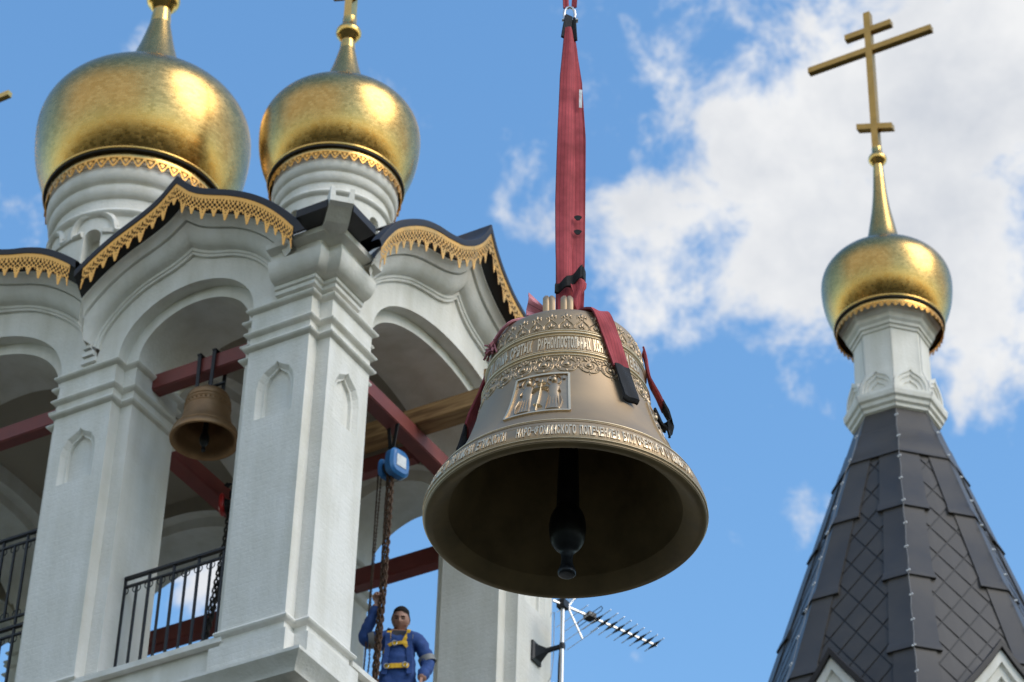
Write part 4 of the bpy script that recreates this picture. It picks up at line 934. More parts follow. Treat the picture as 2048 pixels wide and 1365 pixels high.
# tails lying on the bell
def bell_tail(pts, hw, m, name, lift=.015):
    """pts: (theta deg, z, lift) ; lies on the bell surface"""
    W3 = Matrix.Rotation(BROT, 4, 'Z') @ Matrix.Rotation(R(-.7), 4, 'Y')
    P = []
    pts2 = []
    for i in range(len(pts) - 1):
        for k in range(5): pts2.append(tuple(lerp(pts[i][j], pts[i + 1][j], k / 5) for j in range(3)))
    pts2.append(pts[-1]); C3 = []
    for th, z, l in pts2:
        if z > 1.5: r = interp(z, [1.5, 1.56, 1.60, 1.66], [.52, .42, .28, .12]); p = Vector((r * math.sin(R(th)), -r * math.cos(R(th)), z + .02)); nn = Vector((.35 * math.sin(R(th)), -.35 * math.cos(R(th)), 1))
        else: p = on_bell(R(th), z, l); nn = (on_bell(R(th), z, l + .1) - on_bell(R(th), z, l)).normalized()
        C3.append((p, nn))
    for i, (p, nn) in enumerate(C3):
        t = (C3[min(i + 1, len(C3) - 1)][0] - C3[max(i - 1, 0)][0]).normalized(); w_ = t.cross(nn).normalized()
        P.append((W3 @ p - Vector((0, 0, 1.55)), W3 @ (w_ * hw), W3 @ nn))
    return strip(name, P, m, sling, .014, lambda a, l: .006 * math.sin(a * 3 + l * 11))
bell_tail([(18, 1.66, .02), (22, 1.58, .02), (26, 1.47, .03), (30, 1.36, .025), (33, 1.22, .035), (35.5, 1.08, .03), (37, .97, .03)], .074, WEB, 'sling_tail')
bell_tail([(37, .985, .045), (38, .86, .05), (38.5, .72, .05), (38.5, .66, .045), (38.5, .645, .02)], .066, WEBBLACK, 'tail_sleeve')
bell_tail([(84, 1.46, .03), (86, 1.33, .03), (87, 1.2, .04), (88, 1.08, .07), (88, .98, .09)], .075, WEB, 'sling_tail')
bell_tail([(88, 1.0, .095), (88, .90, .12), (88, .80, .12), (87, .76, .07), (86, .80, .035), (86, .92, .02)], .07, WEBBLACK, 'tail_sleeve')
bell_tail([(-104, 1.30, .02), (-102, 1.2, .04), (-100, 1.05, .06), (-98, .92, .07), (-97, .82, .07)], .095, WEB, 'sling_tail')
bell_tail([(-97, .83, .08), (-97, .72, .08), (-96, .60, .07)], .085, WEBBLACK, 'tail_sleeve')
bell_tail([(-40, 1.60, .02), (-46, 1.53, .02), (-54, 1.46, .02), (-62, 1.40, .02), (-66, 1.37, .03)], .020, WEBPINK, 'pink_tail')
b = MB(); W3 = Matrix.Rotation(BROT, 4, 'Z') @ Matrix.Rotation(R(-.7), 4, 'Y')
for k in range(46):
    a, z = R(-66 + random.uniform(-5, 4)), 1.36 + random.uniform(-.04, .05); p = on_bell(a, z, .02); q = p + Vector((random.uniform(-.05, .03), random.uniform(-.05, .02), random.uniform(-.07, .03)))
    b.tube([W3 @ p - Vector((0, 0, 1.55)), W3 @ ((p + q) / 2 + Vector((0, -.01, .01))) - Vector((0, 0, 1.55)), W3 @ q - Vector((0, 0, 1.55))], .007, 5)
b.obj('frayed_end', WEBPINK, sling)
# shackle and upper sling
sh = empty('bow_shackle', BC + Vector((-.035, -.03, 4.90)), 0, 'small zinc bow shackle joining the two red slings', 'shackle'); sh.scale = (.8, .8, .8)
b = MB(); b.tube([(.045, .0, -.08), (.055, 0, -.02), (.05, 0, .04), (.03, 0, .08), (0, 0, .095), (-.03, 0, .08), (-.05, 0, .04), (-.055, 0, -.02), (-.045, 0, -.08)], .016, 10); b.obj('bow', STEEL, sh, 60)
b = MB(); b.tube([(-.075, 0, -.085), (.075, 0, -.085)], .018, 10); b.tube([(.06, 0, -.085), (.085, 0, -.085)], .028, 10); b.obj('pin', STEEL, sh, 60)
us = empty('upper_sling', BC + Vector((-.03, -.03, 4.96)), 0, 'upper red sling strap running out of the top of the picture', 'sling')
strip('webbing', [((-.035 - .035 * (k / 12), 0, .0 + .9 * k / 12), (.022 + .006 * k / 12, .01, 0), (.2, -1, 0)) for k in range(13)], WEB, us, .016, lambda a, l: .008 * math.sin(a * 3))
strip('webbing', [((.030 + .030 * (k / 12), .01, .02 + .9 * k / 12), (.020 + .006 * k / 12, -.01, 0), (-.2, -1, 0)) for k in range(13)], WEB, us, .016)

# ------------------------------------------------------------------ small bell in the front arch
sb = empty('small_bell', T(-1.83, .54, 19.33), TR, 'small tan bronze bell hanging from the red beam between the two front pillars', 'bell')
P = resample([(.378, 0), (.38, .03), (.365, .07), (.325, .14), (.285, .22), (.262, .32), (.25, .42), (.243, .50), (.235, .56), (.20, .605), (.12, .625), (.01, .63)], 60)
b = MB(); b.lathe(P, 56); b.obj('bell_body', OLDBRONZE, sb, 50)
b = MB(); b.lathe(resample([(.378, 0), (.36, -.004), (.32, .03), (.28, .14), (.235, .25), (.215, .4), (.2, .5), (.1, .55), (.01, .56)], 40), 56); b.obj('bell_inside', OLDBRONZE, sb, 60)
for z, h in ((.50, .008), (.46, .006), (.40, .006), (.10, .008)):
    b = MB(); rr = interp(z, [p[1] for p in P], [p[0] for p in P]); b.lathe([(rr - .002, z - .012), (rr + h, z - .006), (rr + h, z + .006), (rr - .002, z + .012)], 56); b.obj('moulding_ring', OLDBRONZE, sb, 60)
for k in range(30):
    a = 2 * PI * k / 30; rr = .249; b = MB(); b.lathe([(.001, -.012), (.012, -.006), (.014, .004), (.001, .012)], 6)
    b.V = [v + Vector((rr * math.cos(a), rr * math.sin(a), .43)) for v in b.V]; b.obj('ornament', OLDBRONZE, sb, 60)
b = MB(); b.lathe(resample([(.02, .5), (.026, .3), (.03, .12), (.05, .06), (.055, .01), (.045, -.04), (.022, -.07), (.02, -.10), (.03, -.13), (.001, -.135)], 30), 20); b.obj('clapper', BLACKSTEEL, sb, 60)
for dx in (-.10, .10):
    b = MB(); b.bar((dx * .9, -.11, .56), (dx, -.115, 1.13), .045, .012, (0, 1, 0)); b.bar((dx * .9, .11, .56), (dx, .115, 1.13), .045, .012, (0, 1, 0)); b.bar((dx, -.13, 1.125), (dx, .13, 1.125), .05, .016)
    b.obj('hanger_strap', BLACKSTEEL, sb)
b = MB(); b.bar((-.2, -.10, .62), (.2, .0, .72), .03, .02); b.obj('brace', BLACKSTEEL, sb)
b = MB(); b.lathe([(.09, .60), (.10, .66), (.06, .72), (.02, .73)], 16); b.obj('crown', OLDBRONZE, sb, 60)

# ------------------------------------------------------------------ timber laid across the beams
wb = tag(MB().box(-2.4, .75, -.13, .13, 0, .235).obj('timber_beam', WOOD, None, None, T(-.15, 2.76, 20.435), (0, 0, TR + R(.5))), 'weathered timber beam laid over the red steel beam and poking out of the arch', 'beam')
bm = bmesh.new(); bm.from_mesh(wb.data); bmesh.ops.bevel(bm, geom=bm.edges[:], offset=.01, segments=2, affect='EDGES'); bm.to_mesh(wb.data); bm.free()
w2 = tag(MB().box(-.13, .13, -.12, .12, 0, .24).obj('timber_block', WOOD, None, None, T(.50, 2.78, 20.675), (0, 0, TR + R(4))), 'short timber block on the outer end of the timber beam', 'timber')

# ------------------------------------------------------------------ chain hoists
def link_mesh(L=.055, W_=.034, r=.0065):
    b = MB(); P = []
    for k in range(10):
        t = 2 * PI * k / 10; P.append(((W_ / 2 - r) * math.sin(t), 0, (L / 2 - W_ / 2) * (1 if math.cos(t) > 0 else -1) + (W_ / 2 - r) * math.cos(t)))
    n = 5; V = []; F = []
    for i, p in enumerate(P):
        p = Vector(p); t = (Vector(P[(i + 1) % 10]) - Vector(P[i - 1])).normalized(); a = Vector((0, 1, 0)); c = t.cross(a)
        V += [p + (a * math.cos(2 * PI * j / n) + c * math.sin(2 * PI * j / n)) * r for j in range(n)]
    for i in range(10):
        for j in range(n): F.append((i * n + j, i * n + (j + 1) % n, ((i + 1) % 10) * n + (j + 1) % n, ((i + 1) % 10) * n + j))
    return V, F
def chain(name, P, m, parent, L=.055, W_=.034, r=.0065):
    V0, F0 = link_mesh(L, W_, r); b = MB(); P = [Vector(p) for p in P]
    D = [0.0]
    for i in range(len(P) - 1): D.append(D[-1] + (P[i + 1] - P[i]).length)
    s = 0; k = 0
    while s < D[-1]:
        p = Vector([interp(s, D, [q[j] for q in P]) for j in range(3)]); q = Vector([interp(min(D[-1], s + .02), D, [q_[j] for q_ in P]) for j in range(3)])
        t = (q - p); t = t.normalized() if t.length > 1e-6 else Vector((0, 0, -1)); M3 = t.to_track_quat('Z', 'Y').to_matrix() @ Matrix.Rotation((PI / 2 if k % 2 else 0) + random.uniform(-.3, .3), 3, 'Z')
        b.add([M3 @ Vector(v) + p for v in V0], F0); s += L - 2.2 * r; k += 1
    return b.obj(name, m, parent, 60)
def hoist(name, loc, m, label, cm, dz, chains, rz):
    h = empty(name, loc, rz, label, 'chain hoist')
    for x0, x1, y_ in ((-.11, -.05, .9), (.04, .17, 1.2)):      # two housings with the load sheave between
        b = MB(); L_ = []
        for x, f in ((x0, .82 * y_), (x0 + .02, y_), (x1 - .03, y_), (x1, .80 * y_)):
            L_.append([(x, f * .125 * math.copysign(abs(math.cos(t)) ** .6, math.cos(t)), f * .14 * math.copysign(abs(math.sin(t)) ** .75, math.sin(t)) * (1.12 if math.sin(t) > 0 else .95)) for t in [2 * PI * k / 24 for k in range(24)]])
        b.rings(L_, True, True, True); fixn(b.obj('housing', m, h, 40))
    b = MB(); b.lathe([(.02, -.05), (.085, -.045), (.06, 0), (.085, .045), (.02, .05)], 20); V = [Vector((v.z, v.x, v.y)) for v in b.V]; b.V = V; b.obj('sheave', BLACKSTEEL, h, 60)
    b = MB(); b.box(.15, .176, -.07, .07, -.06, .09); b.obj('name_plate', STICKER, h)
    b = MB(); b.tube([(0, 0, .1), (0, 0, .19), (.03, 0, .24), (.02, 0, .29), (-.02, 0, .30), (-.035, 0, .26)], .014, 8); b.obj('hook', BLACKSTEEL, h, 60)
    for s in (-1, 1):
        b = MB(); b.bar((s * .02, 0, .26), (s * .07, 0, dz), .05, .012, (0, 1, 0)); b.obj('sling_strap', WEBBLACK, h)
    for P, Lk, W_, r_k in chains: chain('chain', P, cm, h, Lk, W_, r_k)
    return h
vz = -1
hoist('chain_hoist', T(-.57, 2.3, 19.64), BLUE, 'blue chain hoist with rusty chains hanging under the red beam in the right arch', RUST, .58,
      [([(-.035, 0, -.05), (-.035, 0, -1.5), (-.045, -.02, -2.6), (-.04, -.03, -3.5)], .075, .05, .009), ([(.035, .01, -.05), (.03, 0, -1.6), (.02, -.03, -2.8), (.0, 0, -3.5)], .075, .05, .009),
       ([(.0, -.03, -.05), (.0, -.03, -1.6), (-.01, -.05, -2.8), (-.05, -.06, -3.5)], .075, .05, .009), ([(.065, -.03, -.05), (.06, -.03, -1.6), (.03, -.05, -2.6), (-.02, -.06, -3.5)], .075, .05, .009), ([(-.02, .04, -.05), (-.03, .03, -1.6), (-.06, .02, -2.6), (-.09, 0, -3.5)], .075, .05, .009),
       ([(-.20, 0, -.0), (-.205, 0, -1.6), (-.2, -.02, -2.4), (-.24, -.02, -3.5)], .036, .024, .005), ([(-.17, .02, -.0), (-.19, 0, -1.6), (-.17, .02, -2.4), (-.21, -.02, -3.5)], .036, .024, .005)], TR + R(-14))
hoist('chain_hoist', T(-2.88, 2.45, 19.97), REDENAMEL, 'red chain hoist with black chains half hidden behind the middle pillar', DARKCHAIN, .3,
      [([(.0, 0, -.05), (-.02, 0, -.6), (-.08, 0, -1.2), (-.17, 0, -2.0), (-.22, 0, -2.8)], .085, .058, .012), ([(.05, 0, -.05), (.03, .02, -.6), (-.03, 0, -1.2), (-.13, 0, -2.0), (-.2, 0, -2.8)], .085, .058, .012),
       ([(.02, .05, -.05), (.0, .05, -.6), (-.05, .05, -1.2), (-.15, .05, -2.0), (-.21, .05, -2.8)], .085, .058, .012), ([(.10, 0, -.05), (.09, 0, -1), (.0, 0, -2), (-.1, 0, -2.8)], .036, .024, .005)], TR + R(25))

# ------------------------------------------------------------------ railings
def railing(loc, L, label, zt, z0=0.0, tiers=1, grp=None):
    r = empty('railing', loc, TR, label, 'railing', grp)
    for t in range(tiers):
        zb = z0 + t * (zt + .04)
        for z, w_, h in ((zb + zt, .05, .028), (zb + zt - .105, .03, .022), (zb + .09, .03, .022)):
            b = MB(); b.bar((-L / 2, 0, z), (L / 2, 0, z), w_, h); b.obj('rail', IRON, r)
        n = max(2, int(round(L / .165)))
        for k in range(n + 1):
            x = -L / 2 + L * k / n; b = MB(); tall = k % 2 == 0
            b.bar((x, 0, zb if tall else zb + .09), (x, 0, zb + zt - (.01 if tall else .1)), .023 if not tall else .027, .022, (0, 1, 0)); b.obj('baluster', IRON, r)
            if k < n:
                xm = x + L / n / 2
                b = MB()
                for s in (-1, 1):
                    for zz, sg in ((zb + zt - .155, 1), (zb + .135, -1)):
                        b.tube([(xm + s * (.066 - .038 * math.sin(q)), 0, zz + sg * (.04 * math.cos(q)) - .0) for q in [i * PI / 7 for i in range(9)]] + [(xm + s * .06, 0, zz - sg * .035)], .006, 5)
                b.obj('scroll', IRON, r)
    return r
railing(T(-1.86, .42, 16.38), 1.42, 'black wrought iron railing with scrolls between the two front pillars', 1.33)
railing(T(-5.02, .42, 16.38), 2.66, 'tall two tier black iron railing at the far left edge', 1.16, tiers=2)
railing(T(-1.83, 4.65, 16.38), 1.45, 'black iron railing at the back of the bay behind the front railing', 1.33)
railing(T(-5.02, 4.65, 16.38), 2.66, 'long black iron railing at the back of the left bay', 1.33)
# timber stair inside the left bay
st = empty('timber_stair', T(-4.55, 2.2, 15.98), TR, 'brown timber stair with pale edges behind the left railing', 'stair')
for y in (0, .75):
    b = MB(); b.bar((-1.6, y, .2), (.35, y, 2.35), .05, .26, (0, 1, 0)); b.bar((-1.6, y - .03, .33), (.35, y - .03, 2.48), .012, .03, (0, 1, 0)); b.obj('stringer', WOOD, st)
for k in range(10):
    x = -1.5 + .19 * k; z = .28 + .21 * k; b = MB(); b.box(x, x + .26, .03, .72, z, z + .04); b.obj('tread', WOOD, st)

# ------------------------------------------------------------------ aerial on the far pillar
an = empty('tv_aerial', T(.35, 4.6, 17.2), TR, 'aluminium aerial mast with a long yagi antenna bracketed to the far white pillar', 'aerial')
b = MB(); b.tube([(0, 0, -1.2), (0, 0, 1.78)], .024, 14); b.obj('mast', ALU, an, 60)
b = MB(); b.tube([(-.036, .01, -1.2), (-.042, 0, .3), (-.05, .02, .9), (-.03, .03, 1.3), (-.03, .02, 1.6)], .011, 8); b.obj('cable', PLASTIC, an, 60)
b = MB(); b.rings([[(-.345, y * 1.0, 1.12 + z) for y, z in ((-.10, -.13), (.10, -.13), (.10, .13), (-.10, .13))], [(-.325, y, 1.12 + z) for y, z in ((-.10, -.13), (.10, -.13), (.10, .13), (-.10, .13))],
   [(-.31, y, 1.12 + z) for y, z in ((-.07, -.09), (.07, -.09), (.07, .09), (-.07, .09))], [(-.19, y, 1.12 + z) for y, z in ((-.022, -.022), (.022, -.022), (.022, .022), (-.022, .022))], [(.03, y, 1.12 + z) for y, z in ((-.02, -.02), (.02, -.02), (.02, .02), (-.02, .02))]], True, True, True); fixn(b.obj('bracket', BLACKSTEEL, an, 30))
b = MB(); b.tube([(0, 0, 1.085), (0, 0, 1.155)], .034, 12); b.obj('clamp', BLACKSTEEL, an)
BA = R(90 - 55.7) - TR          # boom heading in local frame
bd = Vector((math.cos(BA), math.sin(BA), -.03)); bn = Vector((-math.sin(BA), math.cos(BA), 0)); bo = Vector((0, -.03, 1.66))
b = MB(); b.bar(bo - bd * .12, bo + bd * 1.36, .022, .022); b.obj('boom', ALU, an)
b = MB(); b.box(-.05, .05, -.06, .06, 1.62, 1.72); b.obj('mast_clamp', PLASTIC, an)
for k in range(9):
    c = bo + bd * (.50 + .83 * (k / 8) ** 1.0); hl = .27 - .011 * k
    b = MB(); b.tube([c - bn * hl, c + bn * hl], .0055, 6); di = b.obj('director', ALU, an)
    b = MB(); b.tube([c - bn * .12, c - bn * .012, c + bn * .012, c + bn * .12], .01, 8, True, [.006, .021, .021, .006]); b.obj('insulator', PLASTIC, di, 60)
c = bo + bd * .40
b = MB(); b.add([c + bn * sx * .06 + bd * sy * .05 + Vector((0, 0, sz * .03)) for sx in (-1, 1) for sy in (-1, 1) for sz in (-1, 1)], [(0, 1, 3, 2), (4, 6, 7, 5), (0, 4, 5, 1), (2, 3, 7, 6), (0, 2, 6, 4), (1, 5, 7, 3)]); b.obj('dipole_box', PLASTIC, an)
b = MB()
for dz in (-.03, .03): b.tube([c + bn * .05 + Vector((0, 0, dz)), c + bn * .22 + Vector((0, 0, dz)), c + bn * .24, ], .005, 6); b.tube([c - bn * .05 + Vector((0, 0, dz)), c - bn * .22 + Vector((0, 0, dz)), c - bn * .24], .005, 6)
b.obj('dipole', BLACKSTEEL, an)
for s in (-1, 1):          # corner reflector: two arms with rods
    e = bo + bd * .10 - bd * .0 + Vector((0, 0, s * .02)); tip = bo + bd * .30 + Vector((0, 0, s * .34))
    b = MB(); b.bar(e, tip, .016, .016); arm = b.obj('reflector_arm', ALU, an)
    for k in range(4):
        c = e.lerp(tip, .25 + .25 * k); b = MB(); b.tube([c - bn * .30, c + bn * .30], .0042, 6); b.obj('reflector_rod', ALU, arm)
b = MB(); b.bar(Vector((0, 0, .60)) - bd * .12, Vector((0, 0, .60)) + bd * .62, .012, .012); b.obj('lower_rod', ALU, an)
b = MB(); b.tube([(-.16, .0, 1.55), (-.15, 0, 1.6), (-.11, 0, 1.6), (-.11, 0, 1.0), (-.14, 0, .75), (-.18, 0, .70)], .005, 6); b.obj('wire_loop', STEEL, an)

# ------------------------------------------------------------------ the rigger
PF = T(-.50, 2.58, 15.97)
man = empty('person', PF, R(-4), 'person in blue workwear and yellow harness gripping the rusty chain in the right arch', 'person')
man.scale = (1.13, 1.13, 1.13)
J = {'pel': ((0, 0, .95), .15), 'wst': ((0, 0, 1.06), .155), 'bel': ((0, -.01, 1.18), .16), 'chs': ((0, 0, 1.31), .165), 'shl': ((0, .01, 1.405), .125), 'nk0': ((0, 0, 1.46), .066), 'nk1': ((0, -.015, 1.53), .058),
     'sR': ((-.17, 0, 1.40), .098), 'eR': ((-.36, -.06, 1.36), .068), 'wR': ((-.235, -.16, 1.63), .054), 'hR': ((-.215, -.175, 1.70), .036),
     'sL': ((.18, 0, 1.395), .094), 'eL': ((.285, .02, 1.13), .072), 'wL': ((.245, -.12, .93), .062), 'hL': ((.235, -.15, .87), .036),
     'tR': ((-.10, 0, .86), .105), 'kR': ((-.12, -.02, .48), .07), 'aR': ((-.13, .02, .09), .05), 'fR': ((-.14, -.12, .04), .042),
     'tL': ((.10, 0, .86), .105), 'kL': ((.12, -.02, .48), .07), 'aL': ((.13, .02, .09), .05), 'fL': ((.14, -.12, .04), .042)}
ED = [('pel', 'wst'), ('wst', 'bel'), ('bel', 'chs'), ('chs', 'shl'), ('shl', 'nk0'), ('nk0', 'nk1'), ('shl', 'sR'), ('sR', 'eR'), ('eR', 'wR'), ('wR', 'hR'), ('shl', 'sL'), ('sL', 'eL'), ('eL', 'wL'), ('wL', 'hL'),
      ('pel', 'tR'), ('tR', 'kR'), ('kR', 'aR'), ('aR', 'fR'), ('pel', 'tL'), ('tL', 'kL'), ('kL', 'aL'), ('aL', 'fL')]
def skin_mesh(J, ED, root, sub=2):
    names = list(J); me = bpy.data.meshes.new('s'); me.from_pydata([J[n][0] for n in names], [(names.index(a), names.index(b)) for a, b in ED], [])
    ob = bpy.data.objects.new('s', me); C.objects.link(ob); ob.modifiers.new('k', 'SKIN'); sd = ob.modifiers.new('u', 'SUBSURF'); sd.levels = sub; sd.render_levels = sub
    sv = me.skin_vertices[0].data
    for i, n in enumerate(names): r = J[n][1]; sv[i].radius = r if isinstance(r, tuple) else (r, r); sv[i].use_root = n == root
    bpy.context.view_layer.update(); res = bpy.data.meshes.new_from_object(ob.evaluated_get(bpy.context.evaluated_depsgraph_get())); bpy.data.objects.remove(ob)
    return res
for n in ('pel', 'wst', 'bel', 'chs', 'shl'):
    p, r = J[n]; J[n] = (p, (r * 1.12, r * .78)) if True else 0
bme = skin_mesh(J, ED, 'pel', 2)
bm = bmesh.new(); bm.from_mesh(bme); bmesh.ops.subdivide_edges(bm, edges=bm.edges[:], cuts=1, use_grid_fill=True, smooth=.5); bm.normal_update(); bm.to_mesh(bme); bm.free()
from mathutils import noise as mnoise
BV = []
for v in bme.vertices:
    c = v.co; k = 0 if c.z > 1.45 and abs(c.x) < .1 else min(1, max(0, ((c - Vector(J['hR'][0])).length - .06) * 12), max(0, ((c - Vector(J['hL'][0])).length - .06) * 12))
    f = mnoise.noise(Vector((c.x * 9, c.y * 9, c.z * 17))) + .6 * abs(mnoise.noise(Vector((c.x * 22 + 3, c.y * 22, c.z * 34)))) - .2
    BV.append(c + v.normal * (.017 * k * f))
BF = [tuple(p.vertices) for p in bme.polygons]
# head: a sphere shaped into skull, brow, sockets, nose, lips and chin
def head_pt(a, e):           # a: azimuth (0 = face, +x right), e: elevation
    x = math.sin(a) * math.cos(e); y = -math.cos(a) * math.cos(e); z = math.sin(e)
    px, py, pz = x * .086, y * .100, z * .122
    if z < 0:
        k = -z; px *= 1 - .22 * k * k; py = py * (1 - .18 * k) - .012 * k
    f = max(0, -y) ** 2
    def bump(ax, ez, sx, sz, h): return h * math.exp(-((a_ - ax) / sx) ** 2 - ((e - ez) / sz) ** 2)
    a_ = a if a < PI else a - 2 * PI
    d = 0
    d += bump(0, -.10, .16, .22, .020) + bump(0, -.24, .17, .09, .016)                     # nose ridge and tip
    d += bump(.40, .02, .20, .10, -.012) + bump(-.40, .02, .20, .10, -.012)                # sockets
    d += bump(.36, .20, .30, .08, .006) + bump(-.36, .20, .30, .08, .006)                  # brow
    d += bump(0, -.50, .30, .06, .006) + bump(0, -.62, .28, .06, .006) - bump(0, -.56, .3, .03, .004)   # lips
    d += bump(0, -.92, .35, .18, .012) + bump(.75, -.15, .3, .25, .004) + bump(-.75, -.15, .3, .25, .004)
    return Vector((px, py - d, pz))
HV = []; HF = []; na, ne = 48, 32
for j in range(ne + 1):
    e = -PI / 2 + PI * j / ne
    for i in range(na): HV.append(head_pt(2 * PI * i / na, e))
for j in range(ne):
    for i in range(na): HF.append((j * na + i, j * na + (i + 1) % na, (j + 1) * na + (i + 1) % na, (j + 1) * na + i))
HC = Vector((0, -.025, 1.605)); HM = Matrix.Translation(HC) @ Matrix.Rotation(R(4), 4, 'Y') @ Matrix.Rotation(R(24), 4, 'X')
b = MB(); b.add(BV, BF); nb = len(BF); b.add([HM @ v for v in HV], HF)
for s in (-1, 1):             # ears
    L_ = [[HM @ Vector((s * (.074 + o_), .012 + f * .020 * math.cos(t), -.008 + f * .033 * math.sin(t))) for t in [2 * PI * k / 10 for k in range(10)]] for o_, f in ((-.01, .7), (.006, 1), (.012, .95), (.008, .6))]
    b.rings(L_, True, True, True)
# hands: palm and five curled fingers
def hand(wrist, dirv, palm_n, curl, side):
    d = Vector(dirv).normalized(); nrm = Vector(palm_n); nrm = (nrm - d * nrm.dot(d)).normalized(); sd = d.cross(nrm) * side
    w_ = Vector(wrist)
    b.rings([[w_ + d * l + sd * a * wd_ + nrm * c * .013 for a, c in ((-1, -1), (1, -1), (1, 1), (-1, 1))] for l, wd_ in ((-.01, .026), (.03, .038), (.075, .042), (.088, .038))], True, True, True)
    for i, (off, ln) in enumerate(((-.031, .070), (-.010, .080), (.011, .075), (.031, .058))):
        p = w_ + d * .08 + sd * off; P = [p]; ang = 0
        for k in range(3): ang += curl * (.8 if k == 0 else 1); p = p + (d * math.cos(ang) + nrm * math.sin(ang)) * ln / 3 * 1.15; P.append(p)
        b.tube(P, .0095, 7, True, [.0105, .0095, .009, .0075])
    p = w_ + d * .02 - sd * .036; b.tube([p, p + d * .028 - sd * .018 + nrm * .018, p + d * .055 + nrm * .042 - sd * .006, p + d * .07 + nrm * .05 + sd * .014], .010, 7, True, [.013, .012, .0105, .008])
hand(J['hR'][0], (.10, -.05, 1), (.3, -1, 0), 1.15, 1)
hand(J['hL'][0], (-.1, -.35, -1), (-1, -.3, 0), .45, -1)
body = b.obj('body', JACKET, man, 60)
body.data.materials.append(SKIN); body.data.materials.append(SHIRT)
hR, hL = Vector(J['hR'][0]), Vector(J['hL'][0]); wR, wL = Vector(J['wR'][0]), Vector(J['wL'][0])
for i, p in enumerate(body.data.polygons):
    c = p.center
    if i >= nb or (c - hR).length < .055 or (c - hL).length < .055: p.material_index = 1
    elif c.z > 1.455 and abs(c.x) < .085: p.material_index = 1
    elif c.z > 1.395 and abs(c.x) < .06 and c.y < -.02: p.material_index = 2
bvh = BVHTree.FromPolygons([v.co for v in body.data.vertices], [tuple(p.vertices) for p in body.data.polygons])
def proj_front(x, z, lift=.006):
    h = bvh.ray_cast(Vector((x, -1, z)), Vector((0, 1, 0))); 
    return (h[0] + Vector((0, -lift, 0))) if h[0] else Vector((x, -.15, z))
def strap_on(name, P, w_, m, lift=.008, back=False):
    pts = [proj_front(lerp(P[i][0], P[i + 1][0], k / 6), lerp(P[i][1], P[i + 1][1], k / 6), lift) for i in range(len(P) - 1) for k in range(6)] + [proj_front(*P[-1], lift)]
    path = []
    for i, p in enumerate(pts):
        t = (pts[min(i + 1, len(pts) - 1)] - pts[max(i - 1, 0)]).normalized(); path.append((p, t.cross(Vector((0, -1, 0))).normalized() * w_ / 2, (0, -1, .1)))
    return strip(name, path, m, man, .008)
# hair cap
L_ = []
b = MB()
for j in range(9):
    e = lerp(.62, PI / 2 - .02, j / 8); row = []
    for i in range(40):
        a = 2 * PI * i / 40; fr = max(0, math.cos(a)); ee = e if j else lerp(-.12, .66, fr ** .7) + .03 * math.sin(9 * a)
        if j and ee < .62 + .04 * 0: ee = e
        q = head_pt(a, ee); nrm = Vector((q.x / .078 ** 2, q.y / .098 ** 2, q.z / .12 ** 2)).normalized()
        row.append(HM @ (q + nrm * (.004 + .006 * (j > 0) + .004 * math.sin(i * 5.1 + j * 3.3))))
    L_.append(row)
b.rings(L_, True, False, True); b.obj('hair', HAIR, man, 60)
b = MB()
for s in (-1, 1):
    b.rings([[HM @ (head_pt((.40 * s + .20 * math.cos(t) * f) % (2 * PI), .015 + .045 * math.sin(t) * f) + Vector((0, -.0015 - .004 * (1 - f), 0))) for t in [2 * PI * k / 12 for k in range(12)]] for f in (1, .6, .1)], True, False, True)
b.obj('eyes', SHIRT, man, 60)
b = MB()
for s in (-1, 1): b.tube([HM @ (head_pt((s * a_) % (2 * PI), .175 + .03 * math.sin((a_ - .15) * 5)) + Vector((0, -.003, 0))) for a_ in (.16, .26, .36, .46, .58)], .005, 6)
b.obj('eyebrows', HAIR, man, 60)
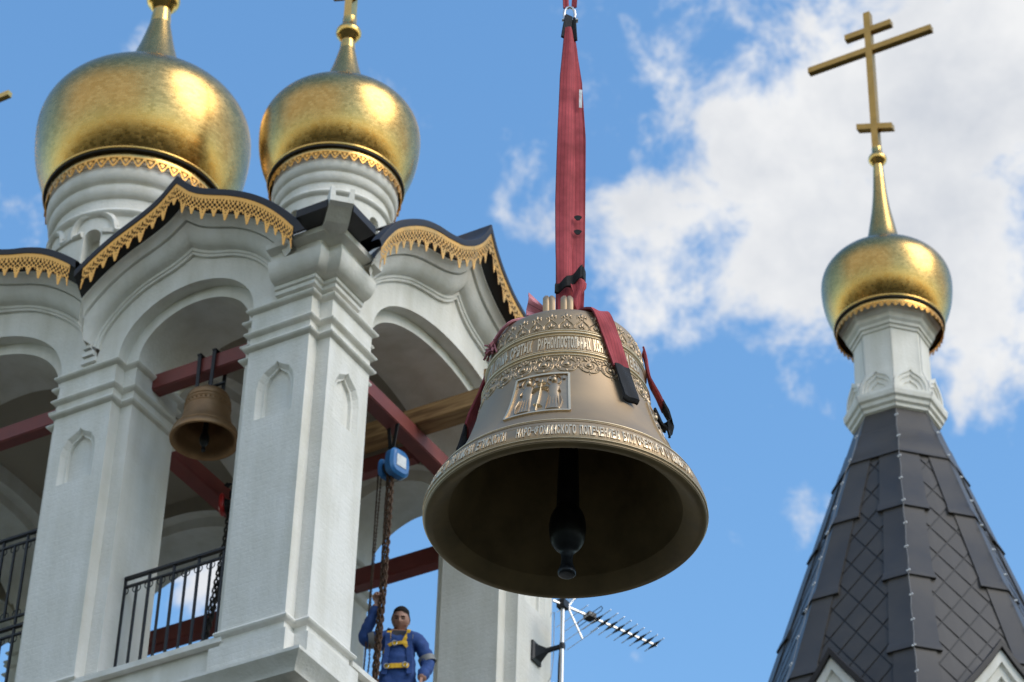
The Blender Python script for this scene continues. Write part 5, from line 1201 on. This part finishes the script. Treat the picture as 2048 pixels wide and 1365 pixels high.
# collar flaps, jacket opening, harness, bands
for s in (-1, 1):
    b = MB(); b.rings([[(s * .045, -.055, 1.415), (s * .075, -.02, 1.47), (s * .07, .05, 1.49), (0, .085, 1.495)], [(s * .075, -.105, 1.39), (s * .125, -.05, 1.455), (s * .115, .05, 1.475), (0, .105, 1.46)]], False)
    o = b.obj('collar', JACKET, man, 60); md = o.modifiers.new('t', 'SOLIDIFY'); md.thickness = .012
    strap_on('jacket_edge', [(s * .105, 1.40), (s * .10, 1.25), (s * .115, 1.1), (s * .12, .95)], .05, JACKET, .026)
strap_on('harness_strap', [(.095, 1.445), (.085, 1.40), (.06, 1.33), (.045, 1.285)], .034, STRAP, .02)
strap_on('harness_strap', [(-.095, 1.44), (-.095, 1.36), (-.105, 1.28), (-.10, 1.275)], .042, STRAP, .02)
strap_on('harness_strap', [(-.135, 1.19), (-.105, 1.255), (-.05, 1.282), (.05, 1.29), (.085, 1.295)], .034, STRAP, .024)
strap_on('harness_strap', [(.05, 1.285), (.10, 1.24)], .03, STRAP, .02)
strap_on('harness_belt', [(-.14, 1.03), (-.07, 1.03), (0, 1.035), (.07, 1.04), (.13, 1.045)], .05, STRAP, .022)
for x, z in ((-.035, 1.283), (-.10, 1.03), (.075, 1.045)):
    c = proj_front(x, z, .032); b = MB(); b.tube([c + Vector((.022 * math.cos(t), 0, .026 * math.sin(t))) for t in [2 * PI * k / 12 for k in range(13)]], .005, 6); b.obj('buckle', STEEL, man, 60)
strap_on('reflective_band', [(.095, 1.375), (.135, 1.37)], .045, GREY, .014)
for a_, b_, f in (('sL', 'eL', .82), ('sR', 'eR', .62)):
    p0, p1 = Vector(J[a_][0]), Vector(J[b_][0]); c = p0.lerp(p1, f); t = (p1 - p0).normalized(); u_ = t.orthogonal().normalized(); v_ = t.cross(u_)
    b = MB(); rr = lerp(J[a_][1], J[b_][1], f) * 1.0 + .006
    b.rings([[c + t * l + (u_ * math.cos(q) + v_ * math.sin(q)) * rr for q in [2 * PI * k / 20 for k in range(20)]] for l in (-.03, .03)]); b.obj('reflective_band', GREY, man, 60)
